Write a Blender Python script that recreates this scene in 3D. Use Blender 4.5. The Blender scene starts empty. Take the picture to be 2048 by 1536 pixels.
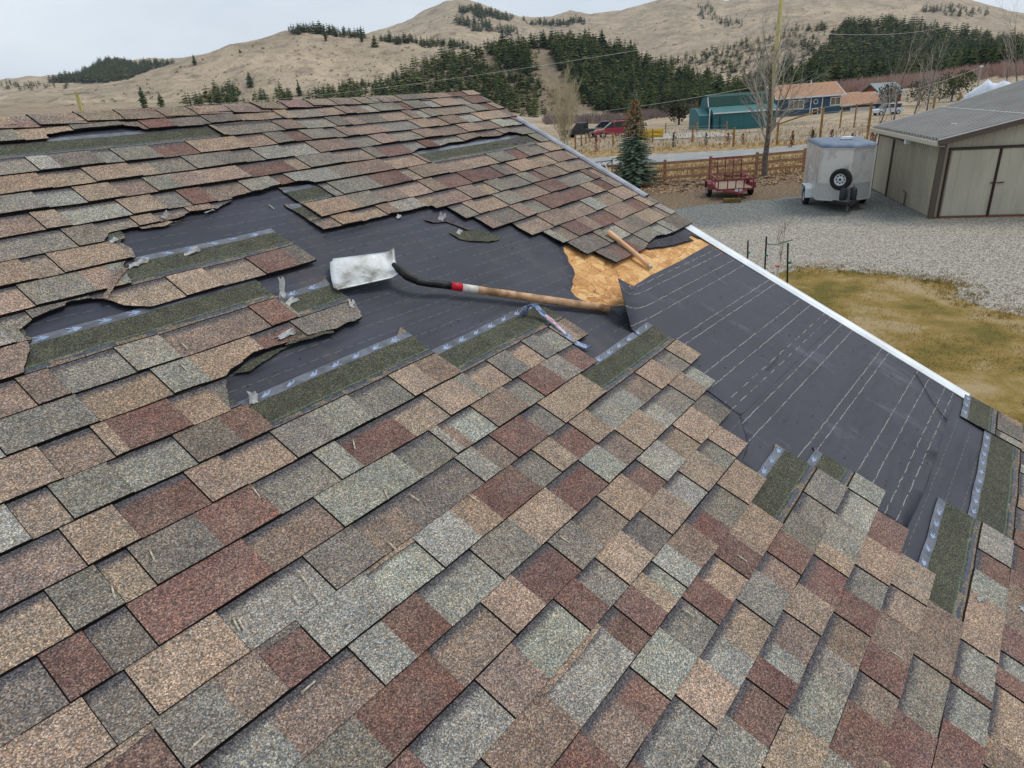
import bpy, bmesh, math, random
import numpy as np
from mathutils import Vector, Matrix, noise
from mathutils.geometry import delaunay_2d_cdt
random.seed(7); np.random.seed(7)
C = bpy.context.scene.collection
SC = bpy.context.scene

# ------------------------------------------------------------------ camera, sky, sun, exposure
H0 = 4.85                                   # eye height above the yard
F = 1328.4                                  # focal length in pixels of the 2048 px wide photograph
W = np.array([[0.600476056, -0.353501179, 0.717262450],
              [-0.797156220, -0.193947669, 0.571774660],
              [-0.063011636, -0.915107217, -0.398256595]])
W[:, 1] = -np.cross(W[:, 0], W[:, 2]) * 1.0
W[:, 1] /= np.linalg.norm(W[:, 1])
W[:, 0] = np.cross(W[:, 1], W[:, 2])
cam_d = bpy.data.cameras.new('camera'); cam = bpy.data.objects.new('camera', cam_d); C.objects.link(cam)
cam_d.sensor_width = 36; cam_d.lens = F / 2048 * 36; cam_d.clip_start = 0.05; cam_d.clip_end = 9000
R_, D_, Fw = W[:, 0], W[:, 1], W[:, 2]
cam.matrix_world = Matrix(((R_[0], -D_[0], -Fw[0], 0), (R_[1], -D_[1], -Fw[1], 0), (R_[2], -D_[2], -Fw[2], H0), (0, 0, 0, 1)))
SC.camera = cam

world = bpy.data.worlds.new('World'); SC.world = world; world.use_nodes = True
nt = world.node_tree; nt.nodes.clear()
wo = nt.nodes.new('ShaderNodeOutputWorld'); bg = nt.nodes.new('ShaderNodeBackground')
sky = nt.nodes.new('ShaderNodeTexSky'); sky.sky_type = 'NISHITA'; sky.sun_disc = False
SUN_EL, SUN_AZ = math.radians(58), math.radians(-35)      # sun direction (azimuth measured from +X towards +Y)
sky.sun_elevation = SUN_EL; sky.sun_rotation = math.radians(90) - SUN_AZ
sky.air_density = 1.0; sky.dust_density = 3.0; sky.ozone_density = 1.0
skm = nt.nodes.new('ShaderNodeMixRGB'); skm.blend_type = 'MULTIPLY'; skm.inputs[0].default_value = 1
skm.inputs[2].default_value = (0.10, 0.10, 0.10, 1); nt.links.new(sky.outputs[0], skm.inputs[1])
tc = nt.nodes.new('ShaderNodeTexCoord'); mp = nt.nodes.new('ShaderNodeMapping'); mp.inputs['Scale'].default_value = (1, 1, 3.5)
nt.links.new(tc.outputs['Generated'], mp.inputs[0])
cn = nt.nodes.new('ShaderNodeTexNoise'); cn.inputs['Scale'].default_value = 1.3; cn.inputs['Detail'].default_value = 5; cn.inputs['Roughness'].default_value = .55
nt.links.new(mp.outputs[0], cn.inputs['Vector'])
cr = nt.nodes.new('ShaderNodeValToRGB'); cr.color_ramp.elements[0].position = .32; cr.color_ramp.elements[1].position = .68
cr.color_ramp.elements[0].color = (0.46, 0.54, 0.63, 1); cr.color_ramp.elements[1].color = (0.74, 0.80, 0.86, 1)
nt.links.new(cn.outputs[0], cr.inputs[0])
mx = nt.nodes.new('ShaderNodeMixRGB'); mx.inputs[0].default_value = .9                # overcast: nearly closed cloud deck
nt.links.new(skm.outputs[0], mx.inputs[1]); nt.links.new(cr.outputs[0], mx.inputs[2])
nt.links.new(mx.outputs[0], bg.inputs[0]); bg.inputs[1].default_value = 1.0
nt.links.new(bg.outputs[0], wo.inputs[0])

sl = bpy.data.lights.new('sun', 'SUN'); sun = bpy.data.objects.new('sun', sl); C.objects.link(sun)
sl.energy = 1.2; sl.angle = math.radians(20); sl.color = (1, .95, .88)
sd = Vector((math.cos(SUN_EL) * math.cos(SUN_AZ), math.cos(SUN_EL) * math.sin(SUN_AZ), math.sin(SUN_EL)))
sun.rotation_euler = sd.to_track_quat('Z', 'Y').to_euler()
SC.view_settings.view_transform = 'Standard'; SC.view_settings.look = 'None'; SC.view_settings.exposure = 0.28; SC.view_settings.gamma = 1

# ------------------------------------------------------------------ geometry of the view (tracing helpers)
def ray(x, y):
    d = W @ np.array([(x - 1024) / F, (y - 768) / F, 1.0]); return d
def gp(x, y, z=0.0):
    d = ray(x, y); t = (z - H0) / d[2]; return Vector((d[0] * t, d[1] * t, z))
def atD(x, y, D):
    d = ray(x, y); t = D / math.hypot(d[0], d[1]); return Vector((d[0] * t, d[1] * t, H0 + d[2] * t))
def angs(x, y):
    d = ray(x, y); return math.degrees(math.atan2(d[1], d[0])), d[2] / math.hypot(d[0], d[1])   # azimuth, tan(elevation)
PIT = math.radians(25.3315); HN = 1.6468
cp, sp = math.cos(PIT), math.sin(PIT)
RN = np.array([0, -sp, cp]); RV = np.array([0, cp, sp])
RM = Matrix(((1, 0, 0, 0), (0, cp, -sp, HN * sp), (0, sp, cp, H0 - HN * cp), (0, 0, 0, 1)))   # roof frame: x = u, y = v (up the slope), z = h
def rf(x, y, h=0.0):
    d = ray(x, y); t = (HN - h) / -(d @ RN); q = d * t; return float(q[0]), float(q @ RV)
def crop(o, L):
    return [(o[0] + x / o[2], o[1] + y / o[2]) for x, y in L]
CO = [1.5352073971003894, -1.4688326742149356, -0.03938279127578787, 0.037902429714513686, -0.05908538082671411, 0.08227203475797025, 0.015368856188566139, -0.04383727800933464, 0.052243267003057044, 0.007965708551799813]
def vj(j, u):
    u = min(max(u, -0.6), 5.0); j = j / 10; u = u / 4
    b = (1, j, u, j * j, j * u, u * u, j ** 3, j * j * u, j * u * u, u ** 3)
    return sum(a * c for a, c in zip(b, CO))
def rake(v): return 4.41 + 0.062 * v

# ------------------------------------------------------------------ mesh and material helpers
def srgb(r, g, b):
    f = lambda c: (c / 255 / 12.92) if c / 255 <= .04045 else ((c / 255 + .055) / 1.055) ** 2.4
    return (f(r), f(g), f(b), 1)
MATS = {}
def mat(name, col, rough=.8, col2=None, scale=6.0, detail=5, metal=0, bump=0, bscale=None, spec=.3, c3=None, stretch=None, bdist=.02, coord='Object', lo=.38, hi=.62):
    if name in MATS: return MATS[name]
    m = bpy.data.materials.new(name); m.use_nodes = True; n = m.node_tree; b = n.nodes['Principled BSDF']
    b.inputs['Roughness'].default_value = rough; b.inputs['Metallic'].default_value = metal; b.inputs['Specular IOR Level'].default_value = spec
    b.inputs['Base Color'].default_value = col
    t = n.nodes.new('ShaderNodeTexCoord'); src = t.outputs[coord]
    if stretch:
        mpn = n.nodes.new('ShaderNodeMapping'); mpn.inputs['Scale'].default_value = stretch; n.links.new(src, mpn.inputs[0]); src = mpn.outputs[0]
    if col2:
        no = n.nodes.new('ShaderNodeTexNoise'); no.inputs['Scale'].default_value = scale; no.inputs['Detail'].default_value = detail; no.inputs['Roughness'].default_value = .62
        n.links.new(src, no.inputs['Vector'])
        r = n.nodes.new('ShaderNodeValToRGB'); r.color_ramp.elements[0].position = lo; r.color_ramp.elements[1].position = hi
        r.color_ramp.elements[0].color = col; r.color_ramp.elements[1].color = col2
        if c3: e = r.color_ramp.elements.new((lo + hi) / 2); e.color = c3
        n.links.new(no.outputs[0], r.inputs[0]); n.links.new(r.outputs[0], b.inputs['Base Color'])
    if bump:
        nb = n.nodes.new('ShaderNodeTexNoise'); nb.inputs['Scale'].default_value = bscale or scale * 3; nb.inputs['Detail'].default_value = 4
        n.links.new(src, nb.inputs['Vector']); bu = n.nodes.new('ShaderNodeBump'); bu.inputs['Strength'].default_value = bump; bu.inputs['Distance'].default_value = bdist
        n.links.new(nb.outputs[0], bu.inputs['Height']); n.links.new(bu.outputs[0], b.inputs['Normal'])
    MATS[name] = m; return m

class MB:
    def __init__(s): s.v = []; s.f = []; s.m = []
    def add(s, vs, fs, m=0):
        o = len(s.v); s.v += [tuple(p) for p in vs]; s.f += [tuple(i + o for i in f) for f in fs]; s.m += [m] * len(fs)
    def box(s, c, d, rz=0, m=0, M=None):
        hx, hy, hz = d[0] / 2, d[1] / 2, d[2] / 2; Rm = M or Matrix.Rotation(rz, 3, 'Z')
        vs = [Vector(c) + Rm @ Vector((x * hx, y * hy, z * hz)) for x in (-1, 1) for y in (-1, 1) for z in (-1, 1)]
        s.add(vs, [(0, 1, 3, 2), (4, 6, 7, 5), (0, 4, 5, 1), (2, 3, 7, 6), (0, 2, 6, 4), (1, 5, 7, 3)], m)
    def bar(s, a, b, w, h, m=0):                      # rectangular bar from a to b, w sideways, h up
        a, b = Vector(a), Vector(b); x = (b - a); L = x.length; x.normalize()
        up = Vector((0, 0, 1)) if abs(x.z) < .95 else Vector((1, 0, 0)); y = up.cross(x).normalized(); z = x.cross(y)
        s.box((a + b) / 2, (L, w, h), m=m, M=Matrix((x, y, z)).transposed())
    def tube(s, pts, rs, n=6, m=0, cap=True):
        pts = [Vector(p) for p in pts]
        if not hasattr(rs, '__len__'): rs = [rs] * len(pts)
        o = len(s.v); ref = Vector((0.31, 0.17, .93))
        for i, p in enumerate(pts):
            t = (pts[min(i + 1, len(pts) - 1)] - pts[max(i - 1, 0)]).normalized()
            if abs(t.dot(ref)) > .98: ref = Vector((.9, .3, .1))
            x = ref.cross(t).normalized(); y = t.cross(x); ref = y.cross(t) * -1 if False else ref
            for k in range(n):
                a = 2 * math.pi * k / n; s.v.append(tuple(p + (x * math.cos(a) + y * math.sin(a)) * rs[i]))
        for i in range(len(pts) - 1):
            for k in range(n):
                a, b = o + i * n + k, o + i * n + (k + 1) % n; s.f.append((a, b, b + n, a + n)); s.m.append(m)
        if cap:
            s.f.append(tuple(o + k for k in range(n))[::-1]); s.m.append(m)
            s.f.append(tuple(o + (len(pts) - 1) * n + k for k in range(n))); s.m.append(m)
    def lathe(s, prof, c=(0, 0, 0), axis='Z', n=20, m=0):
        o = len(s.v); c = Vector(c)
        for r, z in prof:
            for k in range(n):
                a = 2 * math.pi * k / n; x, y = r * math.cos(a), r * math.sin(a)
                p = {'Z': (x, y, z), 'Y': (x, z, y), 'X': (z, x, y)}[axis]; s.v.append(tuple(c + Vector(p)))
        for i in range(len(prof) - 1):
            for k in range(n):
                a, b = o + i * n + k, o + i * n + (k + 1) % n; s.f.append((a, b, b + n, a + n)); s.m.append(m)
    def poly(s, pts, thick=0, m=0, dirv=(0, 0, 1)):    # polygon with thickness downwards along dirv
        n = len(pts); o = len(s.v); d = Vector(dirv)
        s.v += [tuple(p) for p in pts]; s.f.append(tuple(range(o, o + n))); s.m.append(m)
        if thick:
            s.v += [tuple(Vector(p) - d * thick) for p in pts]; s.f.append(tuple(range(o + 2 * n - 1, o + n - 1, -1))); s.m.append(m)
            for i in range(n): s.f.append((o + i, o + n + i, o + n + (i + 1) % n, o + (i + 1) % n)); s.m.append(m)
    def build(s, name, mats, parent=None, smooth=False, mw=None, cols=None, bevel=0):
        me = bpy.data.meshes.new(name); me.from_pydata(s.v, [], s.f)
        for m in (mats if isinstance(mats, (list, tuple)) else [mats]): me.materials.append(m)
        me.polygons.foreach_set('material_index', s.m)
        if smooth: me.polygons.foreach_set('use_smooth', [True] * len(s.f))
        if cols is not None:
            a = me.color_attributes.new('Col', 'FLOAT_COLOR', 'CORNER'); lt = np.zeros(len(me.polygons), np.int32); me.polygons.foreach_get('loop_total', lt)
            a.data.foreach_set('color', np.repeat(np.array(cols, dtype=np.float32), lt, axis=0).ravel())
        me.update()
        ob = bpy.data.objects.new(name, me); C.objects.link(ob)
        if bevel:
            bv = ob.modifiers.new('bevel', 'BEVEL'); bv.width = bevel; bv.segments = 2; bv.limit_method = 'ANGLE'
        if parent: ob.parent = parent
        if mw is not None:
            ob.matrix_basis = mw if not parent else parent.matrix_basis.inverted() @ mw
        return ob
def tag(o, label=None, cat=None, group=None, kind=None):
    if label: o['label'] = label
    if cat: o['category'] = cat
    if group: o['group'] = group
    if kind: o['kind'] = kind
    return o
def thing(name, loc, label, cat, group=None, rz=0, M=None):
    o = bpy.data.objects.new(name, None); C.objects.link(o); o.empty_display_size = .2
    if M is not None: o.matrix_basis = M
    else: o.matrix_basis = Matrix.Translation(Vector(loc)) @ Matrix.Rotation(rz, 4, 'Z')
    return tag(o, label, cat, group)
def fb(x, y, z=0.0, s=1.0, o=3):
    return noise.fractal(Vector((x * s, y * s, z)), 1.0, 2.0, o, noise_basis='PERLIN_ORIGINAL')
def inpoly(x, y, P):
    c = False; j = len(P) - 1
    for i in range(len(P)):
        if (P[i][1] > y) != (P[j][1] > y) and x < (P[j][0] - P[i][0]) * (y - P[i][1]) / (P[j][1] - P[i][1]) + P[i][0]: c = not c
        j = i
    return c

# ================================================================== TERRAIN
def curve(L):                                          # silhouette traced on the hills -> azimuth / slope table
    a = sorted(angs(x, y) for x, y in L); return np.array([p[0] for p in a]), np.array([p[1] for p in a])
BASE = curve([(-300, 250), (0, 232), (500, 232), (900, 232), (1040, 232), (1160, 232), (1250, 232), (1330, 218), (1400, 208), (1560, 176), (1700, 168), (1850, 154), (2048, 126), (2500, 60)])
K1 = curve([(-300, 240), (0, 214), (300, 206), (600, 190), (780, 165), (830, 128), (880, 108), (960, 100), (1030, 88), (1130, 84), (1180, 88), (1250, 108), (1290, 128), (1380, 162), (1450, 182), (1560, 174), (1700, 166), (1850, 152), (2048, 124), (2500, 58)])
K2 = curve([(-300, 230), (0, 200), (60, 186), (150, 172), (250, 160), (350, 125), (420, 103), (500, 76), (560, 59), (600, 56), (700, 69), (760, 72), (820, 80), (880, 87), (940, 94), (1000, 103), (1100, 110), (1200, 118), (1290, 124), (1330, 118), (1400, 95), (1450, 79), (1560, 53), (1620, 45), (1700, 43), (1780, 50), (1870, 64), (1960, 74), (2048, 86), (2500, 110)])
K3 = curve([(-600, 260), (-200, 200), (0, 164), (60, 155), (150, 148), (175, 140), (200, 124), (235, 120), (262, 127), (300, 124), (370, 120), (400, 112), (560, 100), (700, 84), (790, 57), (830, 37), (860, 22), (890, 6), (915, 2), (935, 4), (960, 10), (1000, 24), (1040, 36), (1095, 38), (1140, 26), (1180, 33), (1250, 24), (1300, 8), (1350, -6), (1420, -2), (1450, 6), (1500, -3), (1560, -14), (1700, -20), (1900, -10), (1940, 4), (2000, 19), (2048, 28), (2500, 130)])
Dn = [0, 60, 130, 360, 540, 640, 900, 1150, 2100, 2900, 5200]
def lk(cv, az): return np.interp(az, cv[0], cv[1])
def zprof(az):
    b = lk(BASE, az) * 360 + H0; k1 = lk(K1, az) * 540 + H0; k2 = lk(K2, az) * 900 + H0; k3 = lk(K3, az) * 2100 + H0
    b = np.clip(b, -9, 30)
    return [0, 0, -2.4, b, k1, k1 + np.clip((k2 - k1) * .12 - 8, -14, 12), k2, k2 - 26, k3, k3 - 160, -200]
def smooth_interp(D, zs):
    i = min(max(np.searchsorted(Dn, D, side='right') - 1, 0), len(Dn) - 2); t = (D - Dn[i]) / (Dn[i + 1] - Dn[i])
    def sl(k):
        if k <= 0 or k >= len(Dn) - 1: return 0
        a = (zs[k] - zs[k - 1]) / (Dn[k] - Dn[k - 1]); b = (zs[k + 1] - zs[k]) / (Dn[k + 1] - Dn[k])
        return 0 if a * b <= 0 else 2 * a * b / (a + b)
    h = Dn[i + 1] - Dn[i]; t = min(max(t, 0), 1); m0, m1 = sl(i) * h, sl(i + 1) * h
    return (2 * t**3 - 3 * t**2 + 1) * zs[i] + (t**3 - 2 * t**2 + t) * m0 + (-2 * t**3 + 3 * t**2) * zs[i + 1] + (t**3 - t**2) * m1
AZS = np.concatenate([np.arange(-180, -8, 6.0), np.arange(-8, 82, .25), np.arange(82, 181, 6.0)])
DS = np.concatenate([[0.01, 20, 40, 60], np.arange(70, 360, 12.0), np.arange(360, 1150, 13.0), np.arange(1150, 2160, 30.0), [2250, 2400, 2600, 2900, 3500, 5200]])
TZ = np.zeros((len(AZS), len(DS)))
for i, az in enumerate(AZS):
    zs = zprof(az)
    for k, D in enumerate(DS):
        z = smooth_interp(D, zs); ca, sa = math.cos(math.radians(az)), math.sin(math.radians(az))
        if D > 380:
            x, y = D * ca, D * sa; amp = min((D - 380) / 200, 1) * D / 900
            z += (fb(x, y, 1.7, 1 / 170, 4) * 6 + fb(x, y, 9.1, 1 / 45, 3) * 2.2 - (abs(fb(x, y, 5.0, 1 / 90, 2)) - .2) * 9) * amp * (1 if D < 1200 else .4)
        elif D > 70: z += fb(D * ca, D * sa, 0, 1 / 25, 3) * .25 * min((D - 70) / 60, 1)
        TZ[i, k] = z
def tz(az, D):
    i = np.clip(np.searchsorted(AZS, az) - 1, 0, len(AZS) - 2); k = np.clip(np.searchsorted(DS, D) - 1, 0, len(DS) - 2)
    a = (az - AZS[i]) / (AZS[i + 1] - AZS[i]); b = (D - DS[k]) / (DS[k + 1] - DS[k])
    return (TZ[i, k] * (1 - a) + TZ[i + 1, k] * a) * (1 - b) + (TZ[i, k + 1] * (1 - a) + TZ[i + 1, k + 1] * a) * b
def tzxy(x, y): return tz(math.degrees(math.atan2(y, x)), math.hypot(x, y))
def hit(x, y, Dmin=60, Dmax=2150, rng=None):           # where the sight line meets the terrain
    az, te = angs(x, y); i = np.clip(np.searchsorted(AZS, az) - 1, 0, len(AZS) - 2); a = (az - AZS[i]) / (AZS[i + 1] - AZS[i])
    zrow = TZ[i] * (1 - a) + TZ[i + 1] * a; g = zrow - (H0 + te * DS)
    for k in range(1, len(DS)):
        if DS[k] < Dmin: continue
        if g[k] >= 0:
            t = -g[k - 1] / (g[k] - g[k - 1] + 1e-9); t = min(max(t, 0), 1); D = DS[k - 1] + t * (DS[k] - DS[k - 1])
            if D > Dmax: return None
            return Vector((D * math.cos(math.radians(az)), D * math.sin(math.radians(az)), zrow[k - 1] * (1 - t) + zrow[k] * t)), D
    return None
def on_ground(x, y, D):                                # foot point at azimuth of the pixel and distance D
    az, _ = angs(x, y); z = tz(az, D); return Vector((D * math.cos(math.radians(az)), D * math.sin(math.radians(az)), z))

def hill_mat():
    m = bpy.data.materials.new('dry_hill_grass'); m.use_nodes = True; n = m.node_tree; b = n.nodes['Principled BSDF']; b.inputs['Roughness'].default_value = .95; b.inputs['Specular IOR Level'].default_value = .1
    t = n.nodes.new('ShaderNodeTexCoord')
    def nz(s, d, r=.6):
        k = n.nodes.new('ShaderNodeTexNoise'); k.inputs['Scale'].default_value = s; k.inputs['Detail'].default_value = d; k.inputs['Roughness'].default_value = r; n.links.new(t.outputs['Object'], k.inputs['Vector']); return k.outputs[0]
    def ramp(src, p0, c0, p1, c1):
        r = n.nodes.new('ShaderNodeValToRGB'); r.color_ramp.elements[0].position = p0; r.color_ramp.elements[1].position = p1; r.color_ramp.elements[0].color = c0; r.color_ramp.elements[1].color = c1; n.links.new(src, r.inputs[0]); return r.outputs[0]
    def mix(f, a, c, mode='MIX'):
        k = n.nodes.new('ShaderNodeMixRGB'); k.blend_type = mode
        if isinstance(f, float): k.inputs[0].default_value = f
        else: n.links.new(f, k.inputs[0])
        n.links.new(a, k.inputs[1]); 
        if isinstance(c, tuple): k.inputs[2].default_value = c
        else: n.links.new(c, k.inputs[2])
        return k.outputs[0]
    base = ramp(nz(.012, 9, .7), .38, srgb(158, 143, 122), .62, srgb(192, 172, 147))
    c = mix(ramp(nz(.045, 10, .78), .48, (0, 0, 0, 1), .64, (.85, .85, .85, 1)), base, srgb(112, 104, 90))
    c = mix(ramp(nz(.018, 3), .66, (0, 0, 0, 1), .74, (.55, .55, .55, 1)), c, srgb(130, 88, 74))
    c = mix(ramp(nz(.5, 6, .8), .48, (0, 0, 0, 1), .68, (.7, .7, .7, 1)), c, srgb(96, 88, 74))
    at = n.nodes.new('ShaderNodeAttribute'); at.attribute_name = 'Col'
    c = mix(at.outputs['Fac'], c, ramp(nz(.3, 8, .75), .35, srgb(104, 90, 74), .65, srgb(140, 124, 104)))
    n.links.new(c, b.inputs['Base Color'])
    bu = n.nodes.new('ShaderNodeBump'); bu.inputs['Strength'].default_value = .5; bu.inputs['Distance'].default_value = .6; n.links.new(nz(.35, 8, .75), bu.inputs['Height']); n.links.new(bu.outputs[0], b.inputs['Normal'])
    return m
GROUND = MB(); nD = len(DS); tcol = []
SCREE = [[(1040, 120), (1100, 95), (1130, 180), (1250, 235), (900, 240), (930, 130), (1000, 120)], [(1540, 130), (1620, 100), (1640, 160), (1540, 165)]]
for i, az in enumerate(AZS):
    for k, D in enumerate(DS): GROUND.v.append((D * math.cos(math.radians(az)), D * math.sin(math.radians(az)), TZ[i, k]))
def project(p):
    q = W.T @ (np.array(p) - np.array([0, 0, H0])); return (q[0] / q[2] * F + 1024, q[1] / q[2] * F + 768) if q[2] > 0 else (-9999, -9999)
for i in range(len(AZS) - 1):
    for k in range(nD - 1):
        a = i * nD + k; GROUND.f.append((a, a + 1, a + nD + 1, a + nD)); GROUND.m.append(0)
        s = 0.0
        if 360 < DS[k] < 660:
            p = project(GROUND.v[a]); s = (.7 if inpoly(p[0] + 22 * fb(p[0], p[1], 0, .02, 3), p[1] + 14 * fb(p[0], p[1], 6, .02, 3), SCREE[0]) else .42)
        tcol.append((s, s, s, 1))
g = GROUND.build('ground', hill_mat(), smooth=True, cols=tcol); tag(g, kind='structure')

# ---- near ground sheets: dry verge, road, gravel yard, lawn
def sheet(name, pts, z, m, jit=.25, step=.6, seed=0, rel=0):
    rs = random.Random(seed); P = []
    for a, b in zip(pts, pts[1:] + pts[:1]):
        a, b = Vector(a[:2]), Vector(b[:2]); k = max(1, int((b - a).length / step))
        for q in range(k):
            p = a.lerp(b, q / k); d = (b - a).normalized(); P.append(p + Vector((-d.y, d.x)) * rs.uniform(-jit, jit))
    r = delaunay_2d_cdt(P, [(i, (i + 1) % len(P)) for i in range(len(P))], [], 0, 1e-5)
    xy = [(p.x, p.y) for p in r[0]]; q = MB(); q.v = [(p[0], p[1], z) for p in xy]
    ring = [(p.x, p.y) for p in P]
    for t in r[2]:
        cx, cy = sum(xy[i][0] for i in t) / 3, sum(xy[i][1] for i in t) / 3
        if inpoly(cx, cy, ring): q.f.append(tuple(t)); q.m.append(0)
    o = q.build(name, m); return o
def gravel_mat():
    m = bpy.data.materials.new('gravel'); m.use_nodes = True; n = m.node_tree; b = n.nodes['Principled BSDF']; b.inputs['Roughness'].default_value = .9
    t = n.nodes.new('ShaderNodeTexCoord'); v = n.nodes.new('ShaderNodeTexVoronoi'); v.inputs['Scale'].default_value = 36; n.links.new(t.outputs['Object'], v.inputs['Vector'])
    sp_ = n.nodes.new('ShaderNodeSeparateColor'); n.links.new(v.outputs['Color'], sp_.inputs[0])
    r = n.nodes.new('ShaderNodeValToRGB'); e = r.color_ramp.elements
    e[0].position = 0; e[0].color = srgb(78, 76, 73); e[1].position = 1; e[1].color = srgb(216, 206, 190)
    for p_, c_ in ((.25, srgb(124, 119, 111)), (.5, srgb(158, 151, 138)), (.75, srgb(184, 174, 158))): x = e.new(p_); x.color = c_
    n.links.new(sp_.outputs[0], r.inputs[0])
    at = n.nodes.new('ShaderNodeTexNoise'); at.inputs['Scale'].default_value = .35; at.inputs['Detail'].default_value = 4; n.links.new(t.outputs['Object'], at.inputs['Vector'])
    # darker, bluer tint on the gravel of the parking strip by the trailers
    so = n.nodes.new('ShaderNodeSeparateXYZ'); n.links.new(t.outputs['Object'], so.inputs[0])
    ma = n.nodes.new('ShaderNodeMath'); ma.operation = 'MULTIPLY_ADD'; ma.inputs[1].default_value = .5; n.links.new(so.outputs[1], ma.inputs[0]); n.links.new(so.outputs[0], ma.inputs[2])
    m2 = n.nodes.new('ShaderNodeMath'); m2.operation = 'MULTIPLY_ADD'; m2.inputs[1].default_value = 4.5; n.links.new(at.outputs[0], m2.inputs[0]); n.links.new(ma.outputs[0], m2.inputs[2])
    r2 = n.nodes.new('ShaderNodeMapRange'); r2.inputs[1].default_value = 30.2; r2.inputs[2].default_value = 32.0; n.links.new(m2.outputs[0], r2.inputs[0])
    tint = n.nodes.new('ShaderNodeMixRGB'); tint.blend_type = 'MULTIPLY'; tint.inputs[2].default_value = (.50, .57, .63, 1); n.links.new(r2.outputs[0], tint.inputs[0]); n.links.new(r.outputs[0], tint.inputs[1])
    n.links.new(tint.outputs[0], b.inputs['Base Color'])
    bu = n.nodes.new('ShaderNodeBump'); bu.inputs['Strength'].default_value = .8; bu.inputs['Distance'].default_value = .03; n.links.new(v.outputs['Distance'], bu.inputs['Height']); bu.invert = True; n.links.new(bu.outputs[0], b.inputs['Normal'])
    return m
road_m = mat('asphalt', srgb(136, 140, 143), .9, srgb(156, 158, 158), .8, bump=.2, bscale=40, stretch=(1, 1, 1))
dry_m = mat('dry_grass', srgb(120, 98, 66), 1, srgb(178, 150, 108), 1.6, detail=8, c3=srgb(150, 126, 88), bump=.9, bscale=6, bdist=.08)
litter_m = mat('leaf_litter', srgb(84, 72, 60), 1, srgb(150, 130, 106), 9, detail=9, c3=srgb(116, 98, 78), bump=1, bscale=12, bdist=.06, lo=.35, hi=.65)
lawn_m = mat('lawn', srgb(108, 98, 46), 1, srgb(172, 150, 112), .7, detail=14, c3=srgb(146, 122, 66), bump=1, bscale=22, bdist=.06, lo=.38, hi=.62)
vg = sheet('verge', [(20, 60), (20, 22), (33, 17), (38, 11.8), (44, 7), (50, -6), (64, -6), (60, 12), (58, 22), (50, 40)], .004, dry_m, seed=1); tag(vg, kind='structure')
rn = [gp(1100, 347), gp(1224, 335), gp(1524, 310), gp(1756, 290)]; rfp = [gp(1100, 324), gp(1174, 317), gp(1526, 297), gp(1756, 278)]
def ext(a, b, k): return a + (b - a) * k
near = [ext(rn[1], rn[0], 6)] + rn + [ext(rn[2], rn[3], 3.0)]; far = [ext(rfp[1], rfp[0], 8)] + rfp + [ext(rfp[2], rfp[3], 3.0)]
rd = sheet('road', [(p.x, p.y) for p in near] + [(p.x, p.y) for p in reversed(far)], .012, road_m, jit=.08, seed=2); tag(rd, kind='structure')
def strip(name, A, B, t, w, z, m, seed):
    L = [a.lerp(b, t) for a, b in zip(A, B)]; P = []; Q = []
    for i, p in enumerate(L):
        d = (L[min(i + 1, len(L) - 1)] - L[max(i - 1, 0)]).normalized(); nrm = Vector((-d.y, d.x, 0)); P.append(p + nrm * w / 2); Q.append(p - nrm * w / 2)
    q = MB()
    for i in range(len(L) - 1): q.add([(P[i].x, P[i].y, z), (Q[i].x, Q[i].y, z), (Q[i + 1].x, Q[i + 1].y, z), (P[i + 1].x, P[i + 1].y, z)], [(0, 1, 2, 3)])
    return q.build(name, m)
yl = mat('yellow_road_paint', srgb(196, 158, 96), .8, srgb(176, 150, 112), 3); wl = mat('white_road_paint', srgb(198, 198, 194), .8, srgb(160, 160, 158), 3)
for t, m_, nm in ((.5, yl, 'centre_line'), (.07, wl, 'edge_line'), (.93, wl, 'edge_line')):
    o = strip(nm, near, far, t, .16, .017, m_, 3); tag(o, kind='structure')
gm = gravel_mat()
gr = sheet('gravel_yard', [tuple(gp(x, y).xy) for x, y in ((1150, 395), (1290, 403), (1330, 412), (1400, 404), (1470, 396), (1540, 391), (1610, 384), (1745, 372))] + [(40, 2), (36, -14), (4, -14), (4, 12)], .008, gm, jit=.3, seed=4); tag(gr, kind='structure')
lt = sheet('leaf_litter', [(33.4, 16.8), (36.6, 13.2), (39.6, 10.4), (40.6, 7.2), (34, 6.4), (33, 8.4)] + [tuple(gp(x, y).xy) for x, y in ((1620, 392), (1540, 397), (1470, 402), (1400, 412), (1330, 425), (1250, 420))] + [(26, 20)], .013, litter_m, jit=.35, seed=5); tag(lt, kind='structure')
lw = sheet('lawn', [tuple(gp(x, y).xy) for x, y in ((1480, 545), (1560, 545), (1620, 536), (1700, 543), (1790, 553), (1860, 562), (1915, 570), (1905, 592), (1960, 618), (2060, 632))] + [(13, -4), (5, -6), (4, 8), (12, 8.5)], .014, lawn_m, jit=.14, step=.3, seed=6); tag(lw, kind='structure')
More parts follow.
